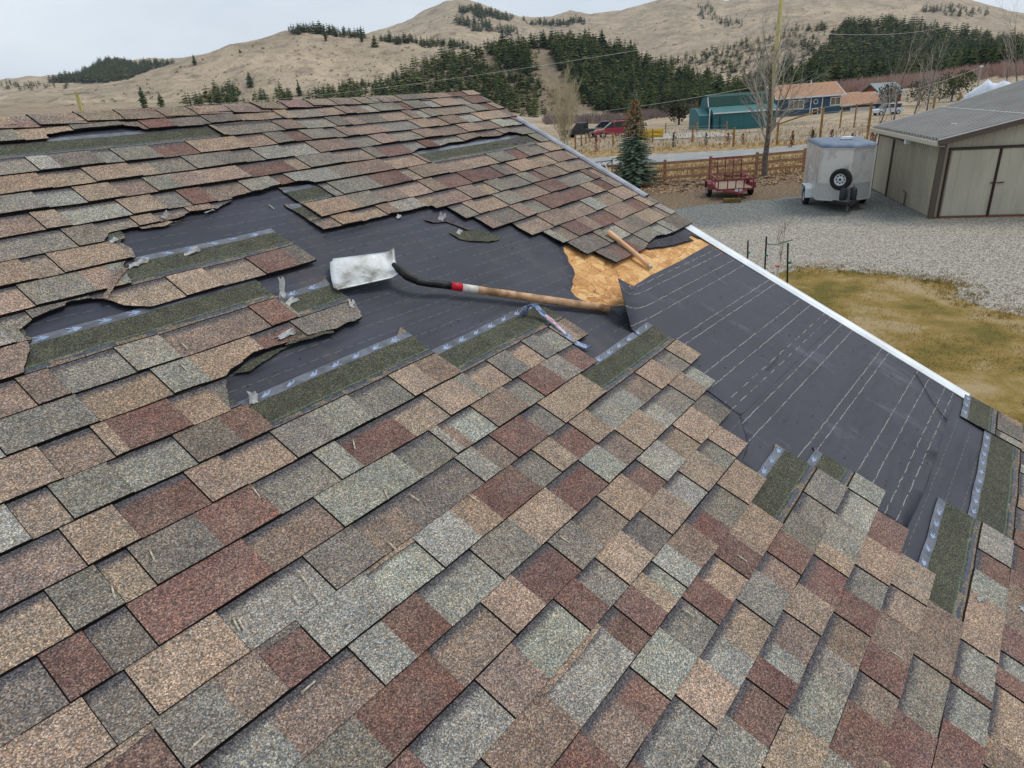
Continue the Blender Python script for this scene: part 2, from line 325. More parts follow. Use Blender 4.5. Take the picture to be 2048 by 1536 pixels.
# ================================================================== HOUSE (the roof we stand on)
SC_U0 = -6.0
house = thing('house', (0, 0, 0), 'house whose shingled roof has been partly stripped to black felt', 'house')
def roofmw(): return RM
wavy = lambda u, v: .004 * fb(u, v, 3.3, 1.3, 2) + .0015 * fb(u, v, 7.7, 5, 2) + .004 * max(0, fb(u, v * 2.2, 21, 1.1, 2))
def layer(name, pts_outline, holes, h, m, thick=0, step=.12, clipv=None, mats=None, hfun=None, seed=0, lines=None):
    """flat sheet on the roof, outline and holes in (u, v)"""
    V = []; E = []
    def ring(P):
        o = len(V); V.extend(Vector(p) for p in P); E.extend((o + i, o + (i + 1) % len(P)) for i in range(len(P)))
    ring(pts_outline)
    for hp in holes: ring(hp)
    us = [p[0] for p in pts_outline]; vs = [p[1] for p in pts_outline]
    for u in np.arange(min(us), max(us), step):
        for v in np.arange(min(vs), max(vs), step): V.append(Vector((u + .013 * math.sin(v * 31), v + .011 * math.sin(u * 27))))
    r = delaunay_2d_cdt(V, E, [], 0, 1e-5); vv = r[0]; q = MB()
    q.v = [(p.x, p.y, h + wavy(p.x, p.y) + (hfun(p.x, p.y) if hfun else 0)) for p in vv]
    for t in r[2]:
        cx, cy = sum(vv[i].x for i in t) / 3, sum(vv[i].y for i in t) / 3
        if inpoly(cx, cy, pts_outline) and not any(inpoly(cx, cy, hp) for hp in holes): q.f.append(tuple(t)); q.m.append(0)
    if thick: solid(q, thick)
    return q
def solid(q, thick, m=None, cols=None, edgecol=None):
    cnt = {}
    for fi, f in enumerate(q.f):
        for a, b in zip(f, f[1:] + f[:1]): cnt.setdefault((min(a, b), max(a, b)), []).append((a, b, fi))
    low = {}
    for L in list(cnt.values()):
        if len(L) == 1:
            a, b, fi = L[0]
            for i in (a, b):
                if i not in low: low[i] = len(q.v); p = q.v[i]; q.v.append((p[0], p[1], p[2] - thick))
            q.f.append((b, a, low[a], low[b])); q.m.append(q.m[fi] if m is None else m)
            if cols is not None: cols.append(edgecol)

# materials on the roof --------------------------------------------------
def shingle_mat():
    m = bpy.data.materials.new('shingle_granules'); m.use_nodes = True; n = m.node_tree; b = n.nodes['Principled BSDF']; b.inputs['Roughness'].default_value = .92; b.inputs['Specular IOR Level'].default_value = .25
    t = n.nodes.new('ShaderNodeTexCoord'); at = n.nodes.new('ShaderNodeAttribute'); at.attribute_name = 'Col'
    v = n.nodes.new('ShaderNodeTexVoronoi'); v.inputs['Scale'].default_value = 350; n.links.new(t.outputs['Object'], v.inputs['Vector'])
    s_ = n.nodes.new('ShaderNodeSeparateColor'); n.links.new(v.outputs['Color'], s_.inputs[0])
    r = n.nodes.new('ShaderNodeValToRGB'); e = r.color_ramp.elements; e[0].color = (.32, .32, .33, 1); e[1].color = (2.45, 2.4, 2.3, 1); e[0].position = 0; e[1].position = 1
    for p_, c_ in ((.3, (.64, .64, .64, 1)), (.55, (.92, .91, .88, 1)), (.8, (1.42, 1.36, 1.27, 1)), (.93, (1.9, 1.82, 1.7, 1))): x = e.new(p_); x.color = c_
    n.links.new(s_.outputs[0], r.inputs[0])
    r2 = n.nodes.new('ShaderNodeValToRGB'); e = r2.color_ramp.elements; e[0].color = (1.24, .98, .80, 1); e[1].color = (.84, 1.0, 1.22, 1); n.links.new(s_.outputs[1], r2.inputs[0])
    def mul(a, c, f=1.0):
        k = n.nodes.new('ShaderNodeMixRGB'); k.blend_type = 'MULTIPLY'; k.inputs[0].default_value = f; n.links.new(a, k.inputs[1]); n.links.new(c, k.inputs[2]); return k.outputs[0]
    c = mul(at.outputs['Color'], r.outputs[0]); c = mul(c, r2.outputs[0])
    no = n.nodes.new('ShaderNodeTexNoise'); no.inputs['Scale'].default_value = 16; no.inputs['Detail'].default_value = 5; no.inputs['Roughness'].default_value = .7; n.links.new(t.outputs['Object'], no.inputs['Vector'])
    r3 = n.nodes.new('ShaderNodeValToRGB'); e = r3.color_ramp.elements; e[0].position = .3; e[1].position = .72; e[0].color = (.74, .74, .75, 1); e[1].color = (1.2, 1.19, 1.17, 1); n.links.new(no.outputs[0], r3.inputs[0])
    c = mul(c, r3.outputs[0])
    n3 = n.nodes.new('ShaderNodeTexNoise'); n3.inputs['Scale'].default_value = 1.1; n3.inputs['Detail'].default_value = 4; n.links.new(t.outputs['Object'], n3.inputs['Vector'])
    r4 = n.nodes.new('ShaderNodeValToRGB'); e = r4.color_ramp.elements; e[0].position = .3; e[1].position = .7; e[0].color = (.88, .86, .85, 1); e[1].color = (1.08, 1.08, 1.08, 1); n.links.new(n3.outputs[0], r4.inputs[0])
    c = mul(c, r4.outputs[0])
    nb_ = n.nodes.new('ShaderNodeTexNoise'); nb_.inputs['Scale'].default_value = 5.5; nb_.inputs['Detail'].default_value = 5; nb_.inputs['Roughness'].default_value = .7; n.links.new(t.outputs['Object'], nb_.inputs['Vector'])
    rb_ = n.nodes.new('ShaderNodeMapRange'); rb_.inputs[1].default_value = .36; rb_.inputs[2].default_value = .68; rb_.inputs[3].default_value = .0; rb_.inputs[4].default_value = .36; n.links.new(nb_.outputs[0], rb_.inputs[0])
    kb = n.nodes.new('ShaderNodeMixRGB'); kb.blend_type = 'MULTIPLY'; kb.inputs[0].default_value = 1; kb.inputs[1].default_value = srgb(136, 126, 115); n.links.new(r.outputs[0], kb.inputs[2])
    lum = n.nodes.new('ShaderNodeMath'); lum.operation = 'GREATER_THAN'; lum.inputs[1].default_value = .104; n.links.new(at.outputs['Fac'], lum.inputs[0])   # blends tabs into one another, never the dark headlap
    lm = n.nodes.new('ShaderNodeMath'); lm.operation = 'MULTIPLY'; n.links.new(lum.outputs[0], lm.inputs[0]); n.links.new(rb_.outputs[0], lm.inputs[1])
    kc = n.nodes.new('ShaderNodeMixRGB'); n.links.new(lm.outputs[0], kc.inputs[0]); n.links.new(c, kc.inputs[1]); n.links.new(kb.outputs[0], kc.inputs[2]); c = kc.outputs[0]
    n5 = n.nodes.new('ShaderNodeTexNoise'); n5.inputs['Scale'].default_value = 7; n5.inputs['Detail'].default_value = 6; n5.inputs['Roughness'].default_value = .75; n5.inputs['Distortion'].default_value = .6; n.links.new(t.outputs['Object'], n5.inputs['Vector'])
    r5 = n.nodes.new('ShaderNodeValToRGB'); e = r5.color_ramp.elements; e[0].position = .36; e[1].position = .66; e[0].color = (.88, .92, .95, 1); e[1].color = (1.06, 1.04, .98, 1); n.links.new(n5.outputs[0], r5.inputs[0]); c = mul(c, r5.outputs[0])
    r6 = n.nodes.new('ShaderNodeValToRGB'); e = r6.color_ramp.elements; e[0].position = .68; e[1].position = .80; e[0].color = (1, 1, 1, 1); e[1].color = (.58, .57, .58, 1); n.links.new(n5.outputs[0], r6.inputs[0]); c = mul(c, r6.outputs[0])
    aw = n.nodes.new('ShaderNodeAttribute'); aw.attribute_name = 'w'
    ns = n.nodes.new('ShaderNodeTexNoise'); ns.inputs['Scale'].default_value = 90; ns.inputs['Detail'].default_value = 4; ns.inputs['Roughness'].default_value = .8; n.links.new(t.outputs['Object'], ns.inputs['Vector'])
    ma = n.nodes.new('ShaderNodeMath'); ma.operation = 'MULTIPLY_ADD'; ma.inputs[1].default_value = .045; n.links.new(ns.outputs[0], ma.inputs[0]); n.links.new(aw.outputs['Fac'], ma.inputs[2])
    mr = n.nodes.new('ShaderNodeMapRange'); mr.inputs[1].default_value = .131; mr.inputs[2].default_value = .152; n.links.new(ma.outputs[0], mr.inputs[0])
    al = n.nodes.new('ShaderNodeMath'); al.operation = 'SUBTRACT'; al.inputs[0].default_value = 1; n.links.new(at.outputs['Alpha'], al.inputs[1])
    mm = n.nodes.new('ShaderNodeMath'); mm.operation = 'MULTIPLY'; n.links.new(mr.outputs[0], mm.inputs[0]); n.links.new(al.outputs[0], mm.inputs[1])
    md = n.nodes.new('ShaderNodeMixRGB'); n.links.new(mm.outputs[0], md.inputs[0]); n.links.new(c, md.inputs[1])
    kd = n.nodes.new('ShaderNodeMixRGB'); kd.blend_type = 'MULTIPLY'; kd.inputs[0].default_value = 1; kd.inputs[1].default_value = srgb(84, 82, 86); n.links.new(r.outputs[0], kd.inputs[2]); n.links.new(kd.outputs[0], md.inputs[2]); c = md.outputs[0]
    n.links.new(c, b.inputs['Base Color'])
    bu = n.nodes.new('ShaderNodeBump'); bu.inputs['Strength'].default_value = .6; bu.inputs['Distance'].default_value = .0015; bu.invert = True; n.links.new(v.outputs['Distance'], bu.inputs['Height']); n.links.new(bu.outputs[0], b.inputs['Normal'])
    return m
SH = shingle_mat()
EDGE = mat('cut_edge_and_gap_shade', srgb(9, 9, 9), .95, srgb(28, 26, 24), 60)  # cut edges, and the shadow painted into gaps between courses and tabs
FILM = mat('release_film', srgb(106, 110, 120), .24, srgb(76, 78, 86), 14, detail=3, bump=.3, bscale=30, bdist=.002, spec=.5)
SEAL = mat('sealant', srgb(34, 38, 50), .3, srgb(70, 76, 92), 50, detail=2, spec=.6)
CHALK = mat('green_chalk', srgb(96, 118, 102), .9, srgb(78, 80, 70), 120, detail=3, lo=.42, hi=.56)
ARROW = mat('pale_blue_print', srgb(128, 146, 176), .5, srgb(150, 166, 194), 40)
def felt_mat(name, lines, base, c2, dash_old=False):
    m = bpy.data.materials.new(name); m.use_nodes = True; n = m.node_tree; b = n.nodes['Principled BSDF']; b.inputs['Roughness'].default_value = .62; b.inputs['Specular IOR Level'].default_value = .45
    t = n.nodes.new('ShaderNodeTexCoord'); so = n.nodes.new('ShaderNodeSeparateXYZ'); n.links.new(t.outputs['Object'], so.inputs[0])
    def math_(op, a, c=None, d=None):
        k = n.nodes.new('ShaderNodeMath'); k.operation = op
        for i, x in enumerate((a, c, d)):
            if x is None: continue
            if isinstance(x, (int, float)): k.inputs[i].default_value = x
            else: n.links.new(x, k.inputs[i])
        return k.outputs[0]
    def nz(s, d, sc=(1, 1, 1), r=.6):
        mp_ = n.nodes.new('ShaderNodeMapping'); mp_.inputs['Scale'].default_value = sc; n.links.new(t.outputs['Object'], mp_.inputs[0])
        k = n.nodes.new('ShaderNodeTexNoise'); k.inputs['Scale'].default_value = s; k.inputs['Detail'].default_value = d; k.inputs['Roughness'].default_value = r; n.links.new(mp_.outputs[0], k.inputs['Vector']); return k.outputs[0]
    u, v = so.outputs[0], so.outputs[1]
    wob = math_('MULTIPLY', math_('SUBTRACT', nz(22, 2), .5), .014)
    vv = math_('ADD', math_('MULTIPLY_ADD', u, .031, v), wob)            # printed lines run a little askew
    acc = None
    for v0, w, dash in lines:
        d = math_('ABSOLUTE', math_('SUBTRACT', vv, v0 + .031 * 4.3)); k = math_('LESS_THAN', d, w)
        f = math_('GREATER_THAN', math_('FRACT', math_('MULTIPLY', u, 7.3 + v0)), dash) if dash else None
        if f is not None: k = math_('MULTIPLY', k, f)
        acc = k if acc is None else math_('MAXIMUM', acc, k)
    if dash_old:
        fr = math_('ABSOLUTE', math_('SUBTRACT', math_('FRACT', math_('MULTIPLY', vv, 1 / .0735)), .5)); k = math_('LESS_THAN', fr, .012)
        k = math_('MULTIPLY', k, math_('GREATER_THAN', math_('FRACT', math_('MULTIPLY', u, 18)), .35)); k = math_('MULTIPLY', k, math_('GREATER_THAN', nz(3, 2), .40)); acc = math_('MULTIPLY', k, .28)
    else: acc = math_('MULTIPLY', acc, math_('MULTIPLY_ADD', math_('GREATER_THAN', nz(60, 2, (.3, 1, 1)), .45), .42, .16))
    r = n.nodes.new('ShaderNodeValToRGB'); r.color_ramp.elements[0].position = .3; r.color_ramp.elements[1].position = .7; r.color_ramp.elements[0].color = base; r.color_ramp.elements[1].color = c2; n.links.new(nz(2.2, 7), r.inputs[0])
    dust = n.nodes.new('ShaderNodeMixRGB'); dust.inputs[2].default_value = srgb(104, 84, 72) if dash_old else srgb(120, 122, 132); n.links.new(r.outputs[0], dust.inputs[1])
    rr = n.nodes.new('ShaderNodeMapRange'); rr.inputs[1].default_value = .56; rr.inputs[2].default_value = .80; rr.inputs[4].default_value = .5; n.links.new(nz(5, 5, (1, .35, 1), .7) , rr.inputs[0]); n.links.new(rr.outputs[0], dust.inputs[0])
    mx_ = n.nodes.new('ShaderNodeMixRGB'); mx_.inputs[2].default_value = srgb(178, 176, 168); n.links.new(acc, mx_.inputs[0]); n.links.new(dust.outputs[0], mx_.inputs[1]); n.links.new(mx_.outputs[0], b.inputs['Base Color'])
    bu = n.nodes.new('ShaderNodeBump'); bu.inputs['Strength'].default_value = 1.0; bu.inputs['Distance'].default_value = .035
    wr = math_('ADD', nz(2.6, 3, (.35, 1.6, 1)), math_('MULTIPLY', nz(160, 2), .03)); n.links.new(wr, bu.inputs['Height']); n.links.new(bu.outputs[0], b.inputs['Normal'])
    return m
lw_ = .0017
FELT_NEW = felt_mat('new_felt', [(1.041, lw_, .3), (.993, lw_, 0), (.900, lw_, 0), (.825, lw_, 0), (.637, lw_, 0), (.590, lw_, 0), (.405, lw_, 0), (.330, lw_, 0), (.231, lw_, .4), (.189, lw_, .4),
                                 (.111, lw_, 0), (.038, lw_, 0), (-.16, lw_, 0), (-.205, lw_, 0), (-.39, lw_, 0), (-.465, lw_, 0), (-.56, lw_, .2), (-.61, lw_, .2)], srgb(47, 48, 59), srgb(58, 59, 71))
FELT_OLD = felt_mat('old_felt', [], srgb(40, 42, 52), srgb(58, 60, 73), dash_old=True)
OSB = mat('osb', srgb(188, 138, 86), .8, srgb(226, 184, 126), 26, detail=6, c3=srgb(208, 162, 104), stretch=(1, 1.7, 1), bump=.3, bscale=60, lo=.3, hi=.7)
def osb_flakes():
    n = OSB.node_tree; b = n.nodes['Principled BSDF']; old = b.inputs['Base Color'].links[0].from_socket; t = n.nodes.new('ShaderNodeTexCoord')
    no = n.nodes.new('ShaderNodeTexNoise'); no.inputs['Scale'].default_value = 7; n.links.new(t.outputs['Object'], no.inputs['Vector'])
    ad = n.nodes.new('ShaderNodeVectorMath'); ad.operation = 'MULTIPLY_ADD'; ad.inputs[1].default_value = (.1, .1, .1); n.links.new(no.outputs['Color'], ad.inputs[0]); n.links.new(t.outputs['Object'], ad.inputs[2])
    v = n.nodes.new('ShaderNodeTexVoronoi'); v.inputs['Scale'].default_value = 19; n.links.new(ad.outputs[0], v.inputs['Vector'])
    s_ = n.nodes.new('ShaderNodeSeparateColor'); n.links.new(v.outputs['Color'], s_.inputs[0])
    r = n.nodes.new('ShaderNodeValToRGB'); e = r.color_ramp.elements; e[0].color = srgb(172, 112, 64); e[1].color = srgb(240, 202, 144); x = e.new(.5); x.color = srgb(216, 164, 104); n.links.new(s_.outputs[0], r.inputs[0])
    m1 = n.nodes.new('ShaderNodeMixRGB'); m1.inputs[0].default_value = .6; n.links.new(old, m1.inputs[1]); n.links.new(r.outputs[0], m1.inputs[2])
    v2 = n.nodes.new('ShaderNodeTexVoronoi'); v2.feature = 'DISTANCE_TO_EDGE'; v2.inputs['Scale'].default_value = 15; n.links.new(ad.outputs[0], v2.inputs['Vector'])
    lt_ = n.nodes.new('ShaderNodeMath'); lt_.operation = 'LESS_THAN'; lt_.inputs[1].default_value = .02; n.links.new(v2.outputs['Distance'], lt_.inputs[0])
    mm = n.nodes.new('ShaderNodeMath'); mm.operation = 'MULTIPLY'; mm.inputs[1].default_value = .75; n.links.new(lt_.outputs[0], mm.inputs[0])
    m2 = n.nodes.new('ShaderNodeMixRGB'); m2.inputs[2].default_value = srgb(140, 92, 56); n.links.new(mm.outputs[0], m2.inputs[0]); n.links.new(m1.outputs[0], m2.inputs[1]); n.links.new(m2.outputs[0], b.inputs['Base Color'])
osb_flakes()
WHITE = mat('white_painted_metal', srgb(228, 232, 235), .35, srgb(205, 210, 214), 5, spec=.5)
ALU = mat('dull_aluminium', srgb(168, 170, 178), .45, srgb(140, 142, 150), 8, metal=.3)
SIDING = mat('house_siding', srgb(176, 168, 150), .8, srgb(166, 158, 142), 3)

VR = 3.575                                            # ridge
# deck and walls of the house
q = MB(); q.box((-.8, .9, -.030), (10.36, 6.1, .03)); q.box((-.8, 0, 0), (.001, .001, .001)); 
deck = layer('deck', [(-6, -2.1), (rake(-2.1) - .01, -2.1), (rake(VR) - .01, VR - .01), (-6, VR - .01)], [], -.007, OSB, thick=.012, step=.6)
deck.build('roof_deck', OSB, house, mw=RM)
# back slope mirrored over the ridge, walls under the eaves
ridge_w = RM @ Vector((0, VR, 0)); eave_w = RM @ Vector((0, -2.1, 0)); yb = 2 * ridge_w.y - eave_w.y
q = MB(); q.poly([(-6, ridge_w.y + .01, ridge_w.z - .012), (rake(VR), ridge_w.y + .01, ridge_w.z - .012), (rake(VR), yb, eave_w.z), (-6, yb, eave_w.z)], .03)
q.build('back_roof_slope', mat('far_shingles', srgb(118, 104, 94), .95, srgb(90, 76, 70), 5), house)
q = MB(); x0, x1, y0, y1 = -5.7, 4.1, eave_w.y + .35, yb - .35; zt = eave_w.z + .10
for a, b in (((x0, y0), (x1, y0)), ((x1, y0), (x1, y1)), ((x1, y1), (x0, y1)), ((x0, y1), (x0, y0))): q.bar((a[0], a[1], zt / 2), (b[0], b[1], zt / 2), .12, zt)
for x in (x0, x1): q.poly([(x + .06, y0, zt), (x + .06, y1, zt), (x + .06, ridge_w.y, ridge_w.z - .14)], .12, dirv=(1, 0, 0))
q.build('wall', SIDING, house)

# --- outlines of what was torn away, traced in roof coordinates
def P(*L): return [rf(x, y, .004) if len((x, y)) == 2 else None for x, y in L]
def cutR(a, b, slant=0): return [(a - slant, -9), (a + slant, 9), (b + slant, 9), (b - slant, -9)]
MISS = {}
MISS[-12] = [[(1.30, 3.2), (1.33, 3.36), (1.38, 3.37), (1.5, 3.385), (1.7, 3.39), (1.76, 3.36), (1.79, 3.2)], [(2.1, 3.2), (2.1, 3.325), (2.3, 3.335), (2.5, 3.33), (2.62, 3.345), (2.7, 3.2)]]
MISS[-11] = [cutR(.90, 2.12)]
MISS[-8] = [[(3.10, 2.6), (3.14, 2.75), (3.24, 2.79), (3.4, 2.775), (3.55, 2.81), (3.7, 2.80), (3.9, 2.83), (4.1, 2.80), (4.25, 2.83), (4.33, 2.78), (4.34, 2.6)]]
MISS[-7] = [cutR(3.16, 4.40), [(1.77, 2.3), (1.77, 2.59), (1.86, 2.605), (1.95, 2.60), (2.04, 2.62), (2.15, 2.63), (2.23, 2.615), (2.26, 2.58), (2.26, 2.3)]]
MISS[-6] = [P((205, 500), (213, 484), (219, 472), (244, 466), (278, 459), (300, 455), (318, 451), (345, 445), (369, 438), (374, 432), (400, 428), (437, 422), (442, 416), (465, 405)) + [(1.78, 2.9), (2.27, 2.9), (2.27, 2.2), (1.3, 2.0)]]
MISS[-5] = [P((214, 486),) * 0 + [(1.14, 2.1), (1.15, 2.27), (1.175, 2.34), (1.165, 2.41), (1.21, 2.46), (1.20, 2.8), (2.06, 2.8), (2.06, 2.1)]]
MISS[-4] = [[(1.05, 1.9), (1.05, 2.1), (1.09, 2.25), (1.13, 2.33), (1.11, 2.6), (1.98, 2.6)] + P((646, 465), (656, 463), (668, 461), (685, 458), (700, 455), (712, 453), (730, 449), (740, 445), (760, 441), (780, 435), (800, 432), (815, 429), (830, 425), (848, 420), (862, 417)) + [(2.76, 1.9)]]
MISS[-3] = [cutR(1.79, 2.83), P((61, 700), (40, 668), (56, 656), (79, 641), (104, 630), (130, 620), (133, 614), (150, 609), (171, 606), (202, 604), (222, 608), (238, 615), (250, 619), (290, 621), (326, 623)) + [(1.09, 1.8), (.6, 1.8)]]
MISS[-2] = [[(.55, 1.6), (.575, 1.84), (.66, 1.99), (.66, 2.3), (2.90, 2.3), (2.90, 1.6)]]
MISS[-1] = [cutR(1.48, 3.08)]
MISS[0] = [P((428, 790), (431, 772), (445, 762), (455, 753), (459, 746), (480, 734), (492, 722), (506, 712), (518, 708), (530, 704), (550, 697), (578, 690), (590, 688), (603, 684), (626, 676), (650, 670), (670, 666), (684, 657), (694, 652), (708, 650), (722, 641), (719, 628), (710, 612), (700, 602), (684, 590), (664, 574)) + [(1.76, 1.95), (3.18, 1.95), (3.20, 1.3), (1.0, 1.3)]]
MISS[1] = [[(.97, 1.25)] + P((460, 830), (457, 812), (456, 795), (451, 780), (453, 765), (449, 750)) + [(1.03, 1.8), (3.24, 1.8), (3.24, 1.2)]]
MISS[2] = [[(1.03, 1.1), (1.03, 1.34), (1.00, 1.44), (1.02, 1.7), (3.30, 1.7), (3.335, 1.43), (3.35, 1.1)], [(3.78, 1.1), (3.78, 1.285)] + P((1284, 509), (1291, 497), (1300, 487), (1311, 478), (1330, 475), (1342, 471), (1352, 470), (1366, 461), (1376, 457)) + [(4.7, 1.33), (4.7, 1.1)]]
for j, e in {3: 1.80, 4: 2.56, 5: 2.42, 6: 2.26, 7: 2.99, 8: 2.86, 9: 2.70, 10: 2.55, 11: 2.41, 12: 2.23, 13: 2.71, 14: 2.86, 15: 2.70, 16: 2.54, 17: 2.38}.items():
    MISS[j] = [cutR(e, 9, .012 * math.sin(j * 2.1))]
MISS[18] = [cutR(3.11, 4.04)]
ENDS = {j: (4.4, 4.45) for j in ()}
# --- colours of the tabs (lower case: recessed tab with the dark shadow band)
PAL = {'T': srgb(154, 138, 122), 'B': srgb(133, 119, 109), 'R': srgb(116, 90, 84), 'G': srgb(131, 129, 121), 'L': srgb(149, 151, 143), 'D': srgb(115, 111, 105)}
ROWS = {0: 'G.64 t.87 L1.0', 1: 'T.47 b.61 T.65 R.84 t.97', 2: 'L.33 t.43 G.58 l.77 D.92 R1.03', 3: 'b.39 T.52 r.72 T.83 t1.01 G1.18 L1.33 g1.53 T1.66 B1.79',
        4: 't.29 D.40 t.48 D.66 R.84 g1.06 L1.15 r1.39 t1.57 T1.74 G1.8 t1.95 G2.08 t2.2 G2.30 l2.42 T2.5 B2.56', 5: 'd.21 R.30 d.40 R.71 b.95 L1.27 g1.45 L1.49 b1.54 l1.68 B1.88 g1.99 R2.15 G2.28 r2.42',
        6: 'T.23 d.32 T.54 l.80 D.97 b1.13 d1.43 L1.52 b1.62 R1.81 g1.93 T2.26', 7: 'r.30 G.44 B.55 r.67 L.89 l1.08 L1.25 T1.36 R1.57 g1.70 T1.81 r1.95 T2.08 l2.36 b2.52 T2.7 g2.85 T2.99',
        8: 'b.72 L.83 R.96 l1.19 G1.38 T1.59 r1.81 L1.95 b2.09 T2.3 l2.41 g2.6 T2.75 l2.86', 9: 'R.86 b1.08 T1.22 r1.41 G1.55 b1.72 T1.9 r2.02 L2.2 t2.35 T2.55 D2.7',
        10: 'l.90 B1.05 l1.26 R1.37 g1.49 T1.66 d1.8 T1.98 l2.12 T2.3 g2.42 T2.55', 11: 'B1.01 l1.30 r1.39 R1.50 T1.57 l1.64 L1.75 B1.9 r2.02 g2.2 T2.41', 12: 'R1.00 b1.15 r1.26 L1.44 g1.6 R1.72 t1.86 R2.0 T2.23',
        13: 'R1.05 g1.29 T1.45 l1.58 t1.75 G1.93 b2.05 R2.2 D2.35 g2.5 G2.71', 14: 'b1.2 G1.35 r1.51 R1.61 l1.7 b1.85 T2.01 r2.2 T2.3 G2.5 l2.72 L2.86', 15: 'b1.3 T1.5 l1.7 g1.83 b2.0 R2.14 g2.3 T2.5 R2.7',
        16: 'G1.5 R1.7 b1.84 R1.99 B2.15 R2.16 t2.33 T2.54', 17: 'T1.6 R1.8 g2.07 B2.38', 18: 'T1.7 R1.9 l2.07 R2.1 l2.3 T2.6 L2.75 r2.9 L3.11'}
SEGS = {}
rs = random.Random(11)
for j in range(-14, 29):
    segs = []; u = SC_U0 - rs.random() * .3
    hand = [(t[0], float(t[1:])) for t in ROWS.get(j, '').split()]
    start = (hand[0][1] - .24) if hand else 99
    up = True
    def auto(to):
        global u, up
        pool = 'TTBBRGGLLD' if j > -3 else 'TTTBBRGGGLD'
        while u < to - .07:
            w = rs.choice((.09, .12, .15, .18, .2, .24, .28)); e = min(u + w, to) if u + w < to - .06 else to
            c = rs.choice(pool); c = c if up else c.lower()
            segs.append((c, u, e)); u = e; up = not up if rs.random() < .85 else up
    auto(min(start, 6))
    for c, e in hand: segs.append((c, u, e)); u = e
    auto(5.2); SEGS[j] = segs
